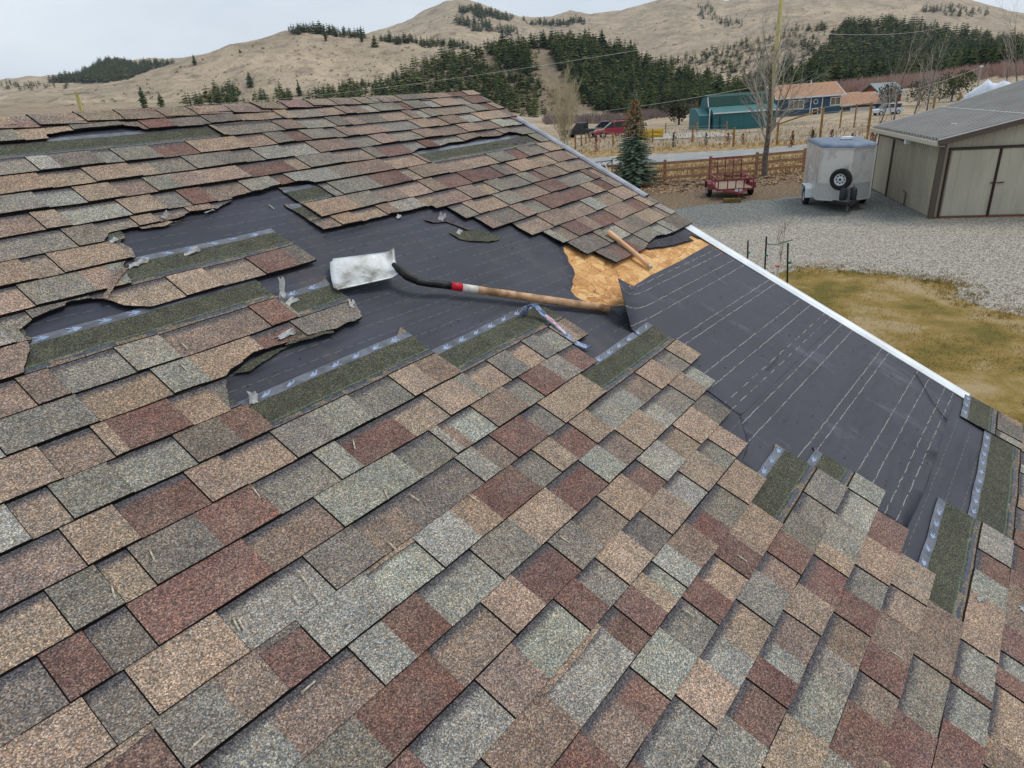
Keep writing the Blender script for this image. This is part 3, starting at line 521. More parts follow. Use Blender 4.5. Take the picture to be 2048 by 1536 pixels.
# --- build every course as a real lapped sheet with raised tabs on it
shv = MB(); shw = {}; shc = []; tv = MB(); tcl = []
DARK = srgb(84, 80, 86); HEAD = srgb(80, 83, 71); TAN = srgb(122, 112, 96); BACK = srgb(60, 56, 50)
def inmiss(j, u, v): return any(inpoly(u, v, p) for p in MISS.get(j, []))
def spc(j, u): return min(max(vj(j - 1, u) - vj(j, u), .120), .160)
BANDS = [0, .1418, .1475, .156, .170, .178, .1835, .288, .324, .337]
def sheet_h(w): return .0088 + .0150 * (1 - w / .337)
for j in range(-13, 29):
    segs = SEGS[j]; vend = 4.0
    rend = rake(vj(j, 4.4)) + (.02 if j > 2 else .035)
    tall = {-13: .095, -12: .24}.get(j, .337)
    lift = {-12: .010, -11: .009, -10: .006, -9: .009, -8: .008, -7: .007, -6: .006}.get(j, .005 if j < 3 else .002)
    def vjit(u, j=j):
        k = math.floor((u + (j % 7) * .31) / 1.0); rr = random.Random(k * 91 + j * 17)
        return rr.uniform(-.0028, .0028) + .0022 * fb(u, j, 2.2, 6, 2) + .0012 * fb(u, j, 8.2, 45, 2)
    # wavy sheet grid in (u, w)
    V = []; E = []
    us = sorted(set([round(s[1], 4) for s in segs if SC_U0 < s[1] < rend - .01] + [round(s[1] + (.0028 if segs[i_ - 1][0].isupper() else -.0028), 4) for i_, s in enumerate(segs) if i_ and segs[i_ - 1][0].isupper() != s[0].isupper() and SC_U0 < s[1] < rend - .01] + [SC_U0, rend] + [round(a, 4) for a in np.arange(SC_U0 + .05, rend - .02, .1)]))
    us = [a for i, a in enumerate(us) if i == 0 or a - us[i - 1] > .0015]
    bd = [b for b in BANDS if b < tall] + ([tall] if tall not in BANDS else [])
    if j < -12: bd = [0, .05, .08, tall]
    idx = {}
    for a, u in enumerate(us):
        d_ = spc(j, u) - .143
        for b, w in enumerate(bd):
            ww = w if (tall < .3 or b in (0,) or b >= 7) else (w + d_)
            idx[a, b] = len(V); V.append(Vector((u, ww)))
    for a in range(len(us)):
        for b in range(len(bd)):
            if a + 1 < len(us): E.append((idx[a, b], idx[a + 1, b]))
            if b + 1 < len(bd): E.append((idx[a, b], idx[a, b + 1]))
    for mp_ in MISS.get(j, []):
        ring = []
        for (u1, v1), (u2, v2) in zip(mp_, mp_[1:] + mp_[:1]):
            L_ = math.hypot(u2 - u1, v2 - v1); k = max(1, min(260, int(L_ / .009)))
            for q_ in range(k):
                t = q_ / k; u, v = u1 + (u2 - u1) * t, v1 + (v2 - v1) * t
                if q_: u += .008 * fb(u, v, 4, 34, 4); v += .008 * fb(u, v, 14, 34, 4)
                u = min(max(u, SC_U0 - 1), 9); ring.append(Vector((u, v - vj(j, u))))
        ring = [p for i, p in enumerate(ring) if -.3 < p.y < .7 or True]
        o = len(V); V += ring; E += [(o + i, o + (i + 1) % len(ring)) for i in range(len(ring))]
    r = delaunay_2d_cdt(V, E, [], 0, 1e-5); vv = r[0]
    o = len(shv.v)
    lf = [vj(j, p.x) for p in vv]
    lif = [lift * max(0, fb(p.x, j * 3.1, .5, 1.6, 2) + .25) * max(0, 1 - p.y / .14) ** 1.5 for p in vv]
    # around torn places the shingles stand up a little
    P3 = [(p.x, lf[i] + p.y + vjit(p.x), sheet_h(min(max(p.y, 0), .337)) + wavy(p.x, lf[i] + p.y) + lif[i]) for i, p in enumerate(vv)]
    shw.update({o + i: p.y - (spc(j, p.x) - .143) for i, p in enumerate(vv)})
    shv.v += P3; keep = []; n0 = len(shv.f); ring_u = [s[1] for s in segs]
    from bisect import bisect_right
    to = len(tv.v); tv.v += [(a, b, c + .0046) for a, b, c in P3]; tn0 = len(tv.f)
    for t in r[2]:
        cx, cy = sum(vv[i].x for i in t) / 3, sum(vv[i].y for i in t) / 3
        if cx < SC_U0 or cx > rend or cy < 0 or cy > tall: continue
        if inmiss(j, cx, cy + vj(j, cx)): continue
        s = segs[max(0, bisect_right(ring_u, cx) - 1)]
        dd_ = (spc(j, cx) - .143) if tall > .3 else 0; cy0 = cy; cy = cy - dd_ if cy - dd_ < .1835 or cy < .1835 + dd_ else max(cy, .184)
        rr = random.Random(int(s[1] * 1000) + j * 7); br = rr.uniform(.86, 1.14); c = PAL[s[0].upper()]
        c = tuple(x * br * y for x, y in zip(c[:3], (rr.uniform(.96, 1.05), 1, rr.uniform(.95, 1.05)))) + (1,)
        mi = 0
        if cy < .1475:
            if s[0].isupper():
                tv.f.append(tuple(i + to for i in t)); tv.m.append(1 if cy > .1418 else 0); tcl.append(c)  # top strip of the tab painted as shadow under the next course
            if cy > .1418: mi = 1  # gap shadow below the course above, painted into the sheet
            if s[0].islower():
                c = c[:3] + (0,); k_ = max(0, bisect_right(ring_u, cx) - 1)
                if cx - s[1] < .0028 and k_ and segs[k_ - 1][0].isupper(): mi = 1  # crevice shadow and asphalt edge painted dark beside raised tabs
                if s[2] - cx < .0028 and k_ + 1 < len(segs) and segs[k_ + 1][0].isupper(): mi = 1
        elif cy < .156: c = TAN
        elif cy < .170:
            if fb(cx, j, 1, 14, 2) > -.12: mi = 3
            else: c = TAN
        elif cy < .178: c = TAN if fb(cx, j, 5, 9, 2) > .2 else HEAD
        elif cy < .1835: mi = 4
        elif cy < .288: c = HEAD
        elif cy < .324: mi = 2
        else: c = TAN
        shv.f.append(tuple(i + o for i in t)); shv.m.append(mi); shc.append(c)
    if j in (6, 10):
        for k in range(44):
            ua = {6: .04, 10: 1.0}[j] + k * .025; ub = ua + .025
            if ua > {6: 1.12, 10: 1.28}[j]: break
            wd_ = .016 + .004 * math.sin(k * .31); b0_ = len(shv.v); hh = sheet_h(0) - .0035; cst = PAL['TTBDDTTRRBTT'[(k // 7) % 12]]
            for uu in (ua, ub):
                for ww in (-wd_, .01): vx = vj(j, uu) + ww + vjit(uu); shv.v.append((uu, vx, hh + wavy(uu, vx)))
            shv.v += [(shv.v[b0_][0], shv.v[b0_][1], shv.v[b0_][2] - .004), (shv.v[b0_ + 2][0], shv.v[b0_ + 2][1], shv.v[b0_ + 2][2] - .004)]
            shv.f += [(b0_, b0_ + 2, b0_ + 3, b0_ + 1), (b0_ + 4, b0_ + 5, b0_ + 2, b0_)]; shv.m += [0, 1]; shc += [cst, BACK]
    # cut edges
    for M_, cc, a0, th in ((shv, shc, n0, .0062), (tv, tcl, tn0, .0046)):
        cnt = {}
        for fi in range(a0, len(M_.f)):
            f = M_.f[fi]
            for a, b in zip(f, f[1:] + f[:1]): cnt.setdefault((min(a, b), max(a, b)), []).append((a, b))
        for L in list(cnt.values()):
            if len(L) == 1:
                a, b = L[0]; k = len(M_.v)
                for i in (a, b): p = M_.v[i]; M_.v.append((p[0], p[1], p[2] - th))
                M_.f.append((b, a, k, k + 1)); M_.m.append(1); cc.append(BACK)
        if M_ is shv:                                        # underside so that lifted edges are not see-through
            pass
# --- arrow prints on the exposed film
def arrows(j, u0, u1, sgn):
    u = u0 + .03
    q = shv
    while u < u1 - .05:
        if not inmiss(j, u + .02, vj(j, u) + .306):
            v = vj(j, u) + .306; h = sheet_h(.306) + wavy(u, v) + .0006; s = sgn
            def X(a, b): return (u + a * s * .95, v + b, h)
            q.add([X(0, -.004), X(.028, .012), X(.030, -.016)], [(0, 1, 2)], 5)
            q.add([X(.028, .001), X(.047, .013), X(.048, .009), X(.030, -.004)], [(0, 1, 2, 3)], 5)
            q.add([X(.030, -.004), X(.050, -.006), X(.050, -.010), X(.029, -.008)], [(0, 1, 2, 3)], 5); shc.extend([BACK] * 3)
        u += .100
for a in ((3, 1.06, 1.79, 1), (4, 1.82, 2.56, 1), (7, 2.30, 2.99, 1), (13, 2.42, 2.71, 1), (14, 2.72, 2.86, 1), (18, 2.54, 3.11, 1), (19, 3.12, 4.03, 1), (-1, .68, 1.12, -1), (-3, 1.18, 1.78, -1), (0, 1.5, 1.74, 1), (18, 4.06, 4.36, 1)): arrows(*a)

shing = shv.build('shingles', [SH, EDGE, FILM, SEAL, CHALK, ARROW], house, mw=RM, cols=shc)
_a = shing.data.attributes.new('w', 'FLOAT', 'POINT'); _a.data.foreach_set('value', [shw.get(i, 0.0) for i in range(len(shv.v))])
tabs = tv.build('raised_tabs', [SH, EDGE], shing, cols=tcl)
# --- old felt with the torn opening, new felt sheets
HOLE = [rf(x, y) for x, y in ((1131, 486), (1126, 495), (1128, 504), (1135, 514), (1137, 524), (1147, 537), (1150, 549), (1145, 560), (1146, 570), (1141, 580), (1150, 592), (1163, 600), (1180, 605), (1205, 609), (1225, 612))] + [(3.1, .98), (4.5, .98), (4.5, 1.2)] + [rf(x, y) for x, y in ((1404, 478), (1395, 476), (1384, 470), (1377, 474), (1388, 481), (1370, 486), (1350, 492), (1330, 495), (1315, 496), (1300, 499))] + [(3.72, 1.45), (3.3, 1.62)]
q = layer('f', [(-6, -2.1), (rake(-2.1) - .04, -2.1), (rake(VR) - .04, VR - .02), (-6, VR - .02)], [HOLE], .0005, FELT_OLD, step=.09)
solid(q, .002); q.build('old_underlayment', FELT_OLD, house, mw=RM, smooth=True)
def curl(u, v):
    e = 2.76 + .22 * max(0, min(1, (v - .60) / .5)); s = (u - e) / .34; L = max(0, min(1, (v - .84) / .30))
    return .26 * L ** 1.2 * max(0, 1 - s) ** 2.4 if s < 1 else 0
n1 = [(2.75, .187), (2.80, .6), (2.84, .86), (2.90, .97), (2.985, 1.075), (3.25, 1.085), (3.49, 1.098), (3.9, 1.09), (4.37, 1.10), (4.37, .137)]
q = layer('f', n1, [], .0032, FELT_NEW, step=.05, hfun=curl)
q.v = [(p[0] - .13 * (curl(p[0], p[1]) / .26) ** 1.2, p[1] - .02 * (curl(p[0], p[1]) / .26), p[2]) for p in q.v]
solid(q, .0022); q.build('new_underlayment', FELT_NEW, house, mw=RM, smooth=True)['label'] = 'upper sheet of new black felt with one corner curling up'
n2 = [rf(x, y) for x, y in crop((1400, 750, 3.16), [(245, 250), (262, 300), (285, 380), (295, 450), (275, 520), (250, 570), (330, 640)])] + [(2.6, -.25), (2.70, -.43), (2.73, -.475), (2.745, -.51), (2.73, -.608), (3.06, -.628), (3.5, -.632), (3.9, -.626), (rake(-.6) - .03, -.63), (rake(.2) - .03, .25), (2.75, .25)]
q = layer('f', n2, [], .0018, FELT_NEW, step=.07)
solid(q, .0018); q.build('new_underlayment', FELT_NEW, house, mw=RM, smooth=True)
# --- rake trim
q = MB()
def rakeprism(q, v0, v1, prof, n=14, skew=0):
    for i in range(n):
        a, b = v0 + (v1 - v0) * i / n, v0 + (v1 - v0) * (i + 1) / n
        A = [(rake(a) + x, a, z) for x, z in prof]; B = [(rake(b) + x, b, z) for x, z in prof]; k = len(prof)
        q.add(A + B, [(i_, i_ + 1, k + i_ + 1, k + i_) for i_ in range(k - 1)])
rakeprism(q, -.69, 1.33, [(-.075, .003), (-.075, .007), (-.05, .009), (-.02, .008), (-.008, .013), (.012, .014), (.018, .006), (.018, -.09), (.012, -.09), (.012, -.012)])
q.build('rake_trim', WHITE, house, mw=RM)
q = MB(); rakeprism(q, 1.70, 3.0, [(-.045, .018), (-.047, .034), (-.035, .044), (.0, .046), (.014, .040), (.018, .024), (.015, -.07), (.01, -.07), (.008, .02), (-.02, .018)])
q.build('rake_trim', ALU, house, mw=RM)['label'] = 'dull grey metal edge strip standing proud of the shingles'
q = MB(); rakeprism(q, -2.1, -.69, [(-.075, .002), (-.02, .003), (.0, .003), (.002, -.09), (-.004, -.09)]); q.build('rake_trim', WHITE, house, mw=RM)
q = MB(); rakeprism(q, -2.1, 3.55, [(-.03, -.012), (-.03, -.20), (-.005, -.20), (-.005, -.012)]); q.build('rake_board', mat('fascia', srgb(168, 160, 146), .8), house, mw=RM)
# --- ridge caps
q = MB(); rc = []; u = -6.0; k = 0; rr = random.Random(5)
while u < rake(VR) + .02:
    w = .205; hi = .024 if u < 3.72 else .012; e = min(u + w + .05, rake(VR) + .03); j1 = rr.uniform(-.012, .012); dv = .128 + rr.uniform(-.008, .008)
    if u < 2.4: dv += .012
    c = PAL['B']; c = tuple(x * rr.uniform(.9, 1.12) for x in c[:3]) + (1,)
    N = 12; sec = []
    for i in range(N + 1):
        t = i / N; s = -dv + 2 * dv * t          # along the slope, over the ridge
        y = VR + s * .98 if s < 0 else VR + s * math.cos(2 * PIT); z = 0 if s < 0 else -s * math.sin(2 * PIT)
        rnd = .018 * math.exp(-(s / .05) ** 2); sec.append((y, z - rnd * .5))
    o = len(q.v)
    nu = 4
    for a in range(nu + 1):
        t = a / nu; uu = u + (e - u) * t
        for i, (y, z) in enumerate(sec):
            ed = abs(i - N / 2) / (N / 2); hh = hi + .008 * (1 - t) + .004 * ed * rr.random() * (1 - t) + wavy(uu, y) + .003 * math.sin(u * 5)
            ex = .006 * fb(uu * 8, i, 1) ; q.v.append((uu + (j1 if a == 0 else 0) * ed - .05 * ed * 0, y + (ex if i in (0, N) else 0), z + hh))
    for a in range(nu):
        for i in range(N):
            b = o + a * (N + 1) + i; q.f.append((b, b + 1, b + N + 2, b + N + 1)); q.m.append(0); rc.append(c)
    n0 = len(q.v)
    for i in range(N):                           # front cut edge of the cap
        a, b = o + i, o + i + 1; m0 = len(q.v)
        for x in (a, b): p = q.v[x]; q.v.append((p[0], p[1], p[2] - .008))
        q.f.append((b, a, m0, m0 + 1)); q.m.append(1); rc.append(BACK)
    for a in range(nu):                          # lower cut edge
        a0, b0 = o + a * (N + 1), o + (a + 1) * (N + 1); m0 = len(q.v)
        for x in (a0, b0): p = q.v[x]; q.v.append((p[0], p[1], p[2] - hi * .62))
        q.f.append((a0, b0, m0 + 1, m0)); q.m.append(1); rc.append(BACK)
    u += w + rr.uniform(-.012, .012)
q.build('ridge_cap', [SH, EDGE], house, mw=RM, cols=rc)
#PART2
# ================================================================== THINGS ON THE ROOF
def on_roof(u, v, h, ang=0): return RM @ Matrix.Translation((u, v, h)) @ Matrix.Rotation(ang, 4, 'Z')
def rl(pts):                                           # pixel + height -> roof coordinates
    return [Vector(rf(x, y, h) + (h,)) for x, y, h in pts]
STEEL = mat('worn_galvanised_steel', srgb(206, 210, 212), .45, srgb(112, 108, 100), 7, detail=9, metal=.3, c3=srgb(184, 186, 184), lo=.40, hi=.66, bump=.1, bscale=40)
WOOD = mat('ash_handle', srgb(132, 98, 68), .6, srgb(206, 166, 130), 14, stretch=(1, 1, 1), detail=6, bump=.15, bscale=80, bdist=.002)
WOOD2 = mat('pale_new_handle', srgb(220, 168, 124), .5, srgb(232, 186, 144), 16, detail=5)
BLK = mat('black_sleeve', srgb(24, 24, 25), .5, srgb(70, 68, 64), 22, detail=7, lo=.5, hi=.75)
REDB = mat('red_tape', srgb(196, 30, 44), .45); WHT = mat('white_tape', srgb(226, 222, 216), .5, srgb(196, 190, 180), 30)
RUST = mat('rust', srgb(150, 84, 44), .8, srgb(96, 58, 36), 20)
BLUE = mat('blue_enamel_steel', srgb(62, 84, 128), .3, srgb(168, 180, 200), 36, metal=.3, lo=.40, hi=.66)
# shovel
a0 = rl([(800, 545, .055)])[0]
shM = RM @ Matrix.Translation(a0); shovel = thing('shovel', None, 'flat steel shovel with a wooden handle lying across the black felt', 'shovel', M=shM)
F1, F2, B1, B2 = rl([(660, 519, .045), (669, 582, .030), (786, 506, .075), (797, 556, .050)])
q = MB(); N = 20; o = 0
for i in range(N + 1):
    for k in range(N + 1):
        t, s = i / N, k / N; p = F1.lerp(B1, t).lerp(F2.lerp(B2, t), s)
        w = (s - .5) * 2; dz = .010 * w * w * (.3 + .7 * t) + (.024 * max(0, (t - .88) / .12) ** 1.5 * (1 if True else 0)) * (.35 + .65 * abs(w)) 
        if i == 0: p = p + (B1 - F1).normalized() * (.012 * (abs(w) > .85)) - (B1 - F1).normalized() * .006 * (1 - w * w)
        q.v.append(tuple(p + Vector((0, 0, dz)) - a0))
for i in range(N):
    for k in range(N):
        b = i * (N + 1) + k; q.f.append((b, b + 1, b + N + 2, b + N + 1)); q.m.append(0)
solid(q, .002); q.build('blade', STEEL, shovel, smooth=True, mw=shM)
hp = rl([(786, 528, .09), (800, 541, .082), (815, 553, .072), (838, 563, .064), (862, 567, .058), (890, 570, .052), (903, 572, .050)])
q = MB(); q.tube([p - a0 for p in hp], [.010, .018, .0185, .018, .018, .018, .018], n=14); q.build('sleeve', BLK, shovel, smooth=True, mw=shM)
def seg(a, b, r0, r1, name, m):
    q = MB(); q.tube([a - a0, b - a0], [r0, r1], n=14); return q.build(name, m, shovel, smooth=True, mw=shM)
pe = rl([(1219, 618, .022)])[0]; pa = hp[-1]; D_ = pe - pa
seg(pa - D_ * .004, pa + D_ * .060, .0188, .0188, 'red_band', REDB); seg(pa + D_ * .060, pa + D_ * .150, .0186, .0186, 'white_band', WHT)
q = MB(); q.tube([pa - a0, pa + D_ * .3 - a0, pa + D_ * .7 - a0, pe - D_ * .01 - a0, pe - a0], [.0178, .0185, .0200, .0195, .014], n=14); q.build('handle', WOOD, shovel, smooth=True, mw=shM)
# pry bar
bp = rl([(1047, 632, .012), (1048, 622, .045), (1056, 611, .068), (1068, 609, .070), (1078, 620, .052), (1090, 631, .040), (1110, 648, .030), (1130, 667, .026), (1147, 683, .022), (1160, 690, .018), (1177, 695, .020)])
b0 = bp[6].copy(); bM = RM @ Matrix.Translation(b0); bar = thing('pry_bar', None, 'blue flat pry bar with a hooked end on the torn shingles', 'pry bar', M=bM)
q = MB(); side = []
for i, p in enumerate(bp):
    t = (bp[min(i + 1, len(bp) - 1)] - bp[max(i - 1, 0)]).normalized(); x = Vector((0, 0, 1)).cross(t); x = x.normalized() if x.length > .2 else side[-1]; side.append(x)
dirx = side[7]; wd = [.026, .024, .020, .018, .017, .0165, .016, .016, .017, .020, .023]
for i, p in enumerate(bp):
    t = (bp[min(i + 1, len(bp) - 1)] - bp[max(i - 1, 0)]).normalized(); nrm = t.cross(dirx).normalized() * .0028
    for sx, sn in ((-1, 1), (1, 1), (1, -1), (-1, -1)): q.v.append(tuple(p - b0 + dirx * wd[i] * sx + nrm * sn))
for i in range(len(bp) - 1):
    for k in range(4): a, b = i * 4 + k, i * 4 + (k + 1) % 4; q.f.append((a, b, b + 4, a + 4)); q.m.append(0)
q.f += [(3, 2, 1, 0), tuple(range(4 * len(bp) - 4, 4 * len(bp)))]; q.m += [0, 0]
q.build('bar', BLUE, bar, mw=bM)
q = MB(); st = [bp[i].lerp(bp[i + 1], f_) for i, f_ in ((5, 0), (5, .6), (6, .1), (6, .7), (7, .1))]
for A_, B_ in zip(st, st[1:]):
    u_ = Vector((0, 0, .0036)); q.add([A_ - b0 + dirx * .008 + u_, A_ - b0 - dirx * .008 + u_, B_ - b0 - dirx * .008 + u_, B_ - b0 + dirx * .008 + u_], [(0, 1, 2, 3)])
q.build('sticker', mat('worn_sticker', srgb(216, 200, 196), .5, srgb(196, 96, 84), 40), bar, mw=bM)
# loose wooden handle (hammer) by the bare wood
h0, h1 = rl([(1216, 464, .045), (1299, 533, .016)]); hm = RM @ Matrix.Translation(h1)
ham = thing('tool_handle', None, 'short pale wooden tool handle resting on the shingles above the bare wood', 'tool handle', M=hm)
q = MB(); L = h0 - h1; side_ = Vector((0, 0, 1)).cross(L).normalized()
q.tube([L * t + Vector((0, 0, .006 * math.sin(t * 3.1))) for t in (1.0, .985, .93, .8, .6, .4, .2, .0)], [.008, .0170, .0178, .0145, .0132, .0140, .0145, .0140], n=14)
q.build('handle', WOOD2, ham, smooth=True, mw=hm)
q = MB(); q.tube([-L * .035, L * .02], .0150, n=12); q.build('ferrule', mat('tool_steel', srgb(170, 165, 158), .4, metal=.7), ham, mw=hm)
# nails
NAIL = mat('nail_steel', srgb(226, 218, 198), .4, srgb(150, 134, 110), 60)
NL = [(304, 1115, 1.0, 'on the grey tab at the left'), (511, 988, .9, 'on a dark red tab left of centre'), (227, 1189, 1.1, 'on the tan tab low at the left'), (471, 1252, 1.0, 'first of a pair close together on the tan tab'), (480, 1250, 1.0, 'second of a pair close together on the light tab'),
      (607, 1163, .9, 'on the light grey tab, upper of a trio'), (590, 1203, .95, 'on the light grey tab, left of a trio'), (630, 1198, .9, 'on the light grey tab, right of a trio'), (615, 1379, -1.0, 'leaning the other way at a dark tab edge'), (393, 1493, -1.1, 'lowest one, on a brown tab near the bottom'),
      (707, 893, 1.4, 'left of the dark red tab below the exposed strip'), (770, 994, 1.2, 'on a light tab near the centre'), (826, 999, .6, 'at the top of the brown tab near the centre'), (945, 1001, .65, 'at the corner of a big dark red tab'), (781, 1097, .8, 'beside the narrow offset strip'),
      (368, 697, .8, 'on the speckled tab below the left strip'), (367, 739, .8, 'on the tab just under the left strip'), (1372, 1228, .6, 'on the dark red tab low in the middle'), (1785, 1313, .6, 'on the dark red tab at the lower right'), (1975, 1319, .5, 'on the grey tab near the right edge'),
      (543, 410, .8, 'on the black felt below the torn edge'), (408, 490, -.7, 'on the felt beside the film strip'), (1126, 1084, .6, 'along a slot right of the big tan tab'), (1480, 1120, .7, 'with a scrap of paper on the dark red tab at right')]
def course_top(u, v):
    j = 0
    for j in range(-13, 29):
        if vj(j, u) <= v: return j
    return 28
nail0 = None
for x, y, an, wh in NL:
    u, v = rf(x, y, .015); j = course_top(u, v); h = sheet_h(v - vj(j, u)) + wavy(u, v) + .0055 if not inmiss(j, u, v) else .004
    if nail0 is None:
        q = MB(); q.tube([(0, -.019, .0024), (0, .017, .0024)], .0023, n=6); q.tube([(0, .017, .0022), (0, .0185, .0022)], .0055, n=10); q.tube([(0, -.023, .0010), (0, -.019, .0015)], [.0003, .0023], n=6); o = q.build('roofing_nail', NAIL); nail0 = o
    else: o = nail0.copy(); C.objects.link(o)
    o.matrix_basis = on_roof(u, v, h, -an * .9 + .7)
    tag(o, 'loose roofing nail ' + wh, 'nail', 'loose roofing nails')
# nail heads still driven in, and scraps of release film
SCRAP = mat('torn_clear_film', srgb(176, 176, 174), .4, srgb(120, 120, 120), 45, detail=5, spec=.5)
def scrap(x, y, w, h, ang, up, lab, seed):
    u, v = rf(x, y, .01); rr = random.Random(seed); q = MB(); n = 5; j = course_top(u, v)
    z0 = .004 if inmiss(j, u, v) else sheet_h(v - vj(j, u)) + .004
    if x < 620: z0 = max(z0, .012)
    for i in range(n + 1):
        for k in range(n + 1):
            a, b = (i / n - .5) * w * .72, (k / n - .5) * h * .8; e = 1 + rr.uniform(-.3, .3) if i in (0, n) or k in (0, n) else 1
            q.v.append((a * e, b * e, .001 + up * (i / n) ** 1.5 + rr.uniform(0, .006) + .004 * math.sin(k * 2 + i)))
    for i in range(n):
        for k in range(n): b = i * (n + 1) + k; q.f.append((b, b + 1, b + n + 2, b + n + 1)); q.m.append(0)
    o = q.build('film_scrap', SCRAP, smooth=True); o.matrix_basis = on_roof(u, v, z0 + wavy(u, v), ang); tag(o, lab, 'plastic scrap', 'torn film scraps')
for a in ((563, 588, .085, .03, 1.1, .05, 'clear film scrap standing upright between two strips', 1), (580, 607, .09, .035, .35, .004, 'crumpled clear film scrap at the left end of the middle strip', 2), (570, 677, .11, .03, .1, .004, 'long flat film scrap across the middle torn edge', 3),
          (507, 800, .05, .035, 1.2, .02, 'film scrap curled beside two nail heads at the lower strip', 4), (331, 441, .045, .03, .3, .02, 'bunched film scrap below the upper left shingles', 5), (228, 489, .05, .025, .3, .004, 'small film scrap on the left torn corner', 6),
          (275, 531, .13, .034, .22, .003, 'stretched film scrap at the left end of the upper strip', 7), (385, 507, .09, .035, .25, .010, 'loose folded film scrap halfway along the upper strip', 8), (882, 438, .06, .04, .4, .03, 'spiky film scrap under the right torn shingles', 9), (918, 464, .07, .03, .3, .004, 'film scrap on the small green fragment', 10),
          (702, 616, .05, .03, .9, .01, 'film scrap on the corner of the torn green piece', 11), (420, 424, .09, .010, .32, .002, 'thin white strip along the upper torn edge', 12), (797, 434, .05, .03, .5, .006, 'dark crumpled scrap below the middle shingles', 13), (1044, 292, .07, .012, .2, .004, 'thin pale strip in the small upper hole', 14),
          (1955, 1203, .05, .02, -.6, .006, 'white fibre scrap near the right edge', 15), (2040, 1222, .06, .03, -.6, .006, 'white fibre scrap at the right edge', 16)): scrap(*a)
# torn shingle fragments
def frag(px, h, lab, seed, film=None, edge_up=.006):
    L = [rf(x, y, h) for x, y in px]; cu = sum(p[0] for p in L) / len(L); cv = sum(p[1] for p in L) / len(L); R2 = []
    for (a, b), (c, d) in zip(L, L[1:] + L[:1]):
        k = max(1, int(math.hypot(c - a, d - b) / .012))
        for i in range(k):
            t = i / k; R2.append((a + (c - a) * t + .003 * fb(a + t, seed, 1, 40, 2), b + (d - b) * t + .003 * fb(b + t, seed, 5, 40, 2)))
    r = delaunay_2d_cdt([Vector((a - cu, b - cv)) for a, b in R2], [(i, (i + 1) % len(R2)) for i in range(len(R2))], [], 0, 1e-5); q = MB(); cc = []
    q.v = [(p.x, p.y, edge_up * abs(fb(p.x, p.y, seed, 9, 2)) * 2) for p in r[0]]; ring = [(a - cu, b - cv) for a, b in R2]; vmax = max(p[1] for p in ring)
    for t in r[2]:
        cx, cy = sum(r[0][i].x for i in t) / 3, sum(r[0][i].y for i in t) / 3
        if inpoly(cx, cy, ring): q.f.append(tuple(t)); q.m.append(0); cc.append(film or HEAD)
    solid(q, .003, 1, cc, BACK); o = q.build('shingle_fragment', [SH, EDGE], cols=cc); o.matrix_basis = on_roof(cu, cv, h + wavy(cu, cv)); tag(o, lab, 'shingle scrap', 'torn shingle fragments')
frag([(897, 466), (960, 461), (978, 468), (1000, 472), (999, 480), (980, 484), (940, 483), (918, 479)], .006, 'small green shingle fragment lying on the felt left of the right block', 1)
frag([(846, 440), (880, 433), (905, 441), (925, 452), (945, 461), (938, 463), (915, 452), (892, 444), (866, 446)], .007, 'narrow dark fragment hanging under the right torn corner', 2, DARK)
frag([(570, 690), (598, 683), (640, 672), (668, 665), (662, 652), (600, 660), (580, 676)], .022, 'raised green fragment at the foot of the middle torn strip', 3)
frag([(205, 598), (232, 545), (258, 538), (240, 556), (226, 578), (216, 600)], .034, 'bent back shingle corner at the left end of the upper strip', 4, PAL['B'])
frag([(262, 445), (325, 441), (350, 446), (369, 438), (330, 452), (283, 458)], .014, 'tan fragment curling over the felt below the upper left shingles', 5, PAL['T'])
frag([(465, 747), (492, 728), (520, 712), (560, 696), (596, 684), (560, 702), (500, 742)], .010, 'ragged sliver of green shingle along the lower left torn edge', 6)
frag([(905, 762), (932, 762), (941, 767), (925, 770)], .010, 'tiny dark flap at the end of the lower strip', 7, DARK)
frag([(1288, 497), (1330, 494), (1384, 481), (1372, 471), (1320, 480)], .006, 'torn black felt flap over the bare wood', 8, srgb(70, 70, 78))
frag([(985, 290), (1050, 280), (1068, 285), (1030, 290)], .012, 'dark sliver in the small upper hole', 9, DARK)
q = MB(); rr = random.Random(21)
for i in range(900):
    u = rr.uniform(.6, 4.3); v = rr.uniform(-1.0, 2.6); j = course_top(u, v)
    if not all(inmiss(k, u, v) for k in range(max(-13, j - 0), j + 3) if vj(k, u) <= v <= vj(k, u) + .337): continue
    s = rr.uniform(.0015, .005); h = .0052 if v < 1.1 else .003; a = rr.uniform(0, 6.28); h += wavy(u, v); c, d = math.cos(a) * s, math.sin(a) * s
    q.add([(u + c, v + d, h), (u - d, v + c, h), (u - c, v - d, h), (u, v, h + s)], [(0, 1, 3), (1, 2, 3), (2, 0, 3)])
o = q.build('roof_grit', mat('loose_grit', srgb(40, 38, 36), .9, srgb(120, 104, 88), 60)); o.matrix_basis = RM; tag(o, 'loose granules and crumbs scattered over the felt', 'grit', kind='stuff')
# crack lines: cut cord of felt
q = MB(); q.tube([Vector(rf(x, y, .005) + (.006,)) for x, y in ((1830, 745), (1845, 770), (1862, 800), (1880, 825), (1895, 842))], .0016, n=5)
o = q.build('cord', mat('black_cord', srgb(20, 20, 20), .8)); o.matrix_basis = RM; tag(o, 'thin black cord lying on the new felt below the white rake trim', 'cord')
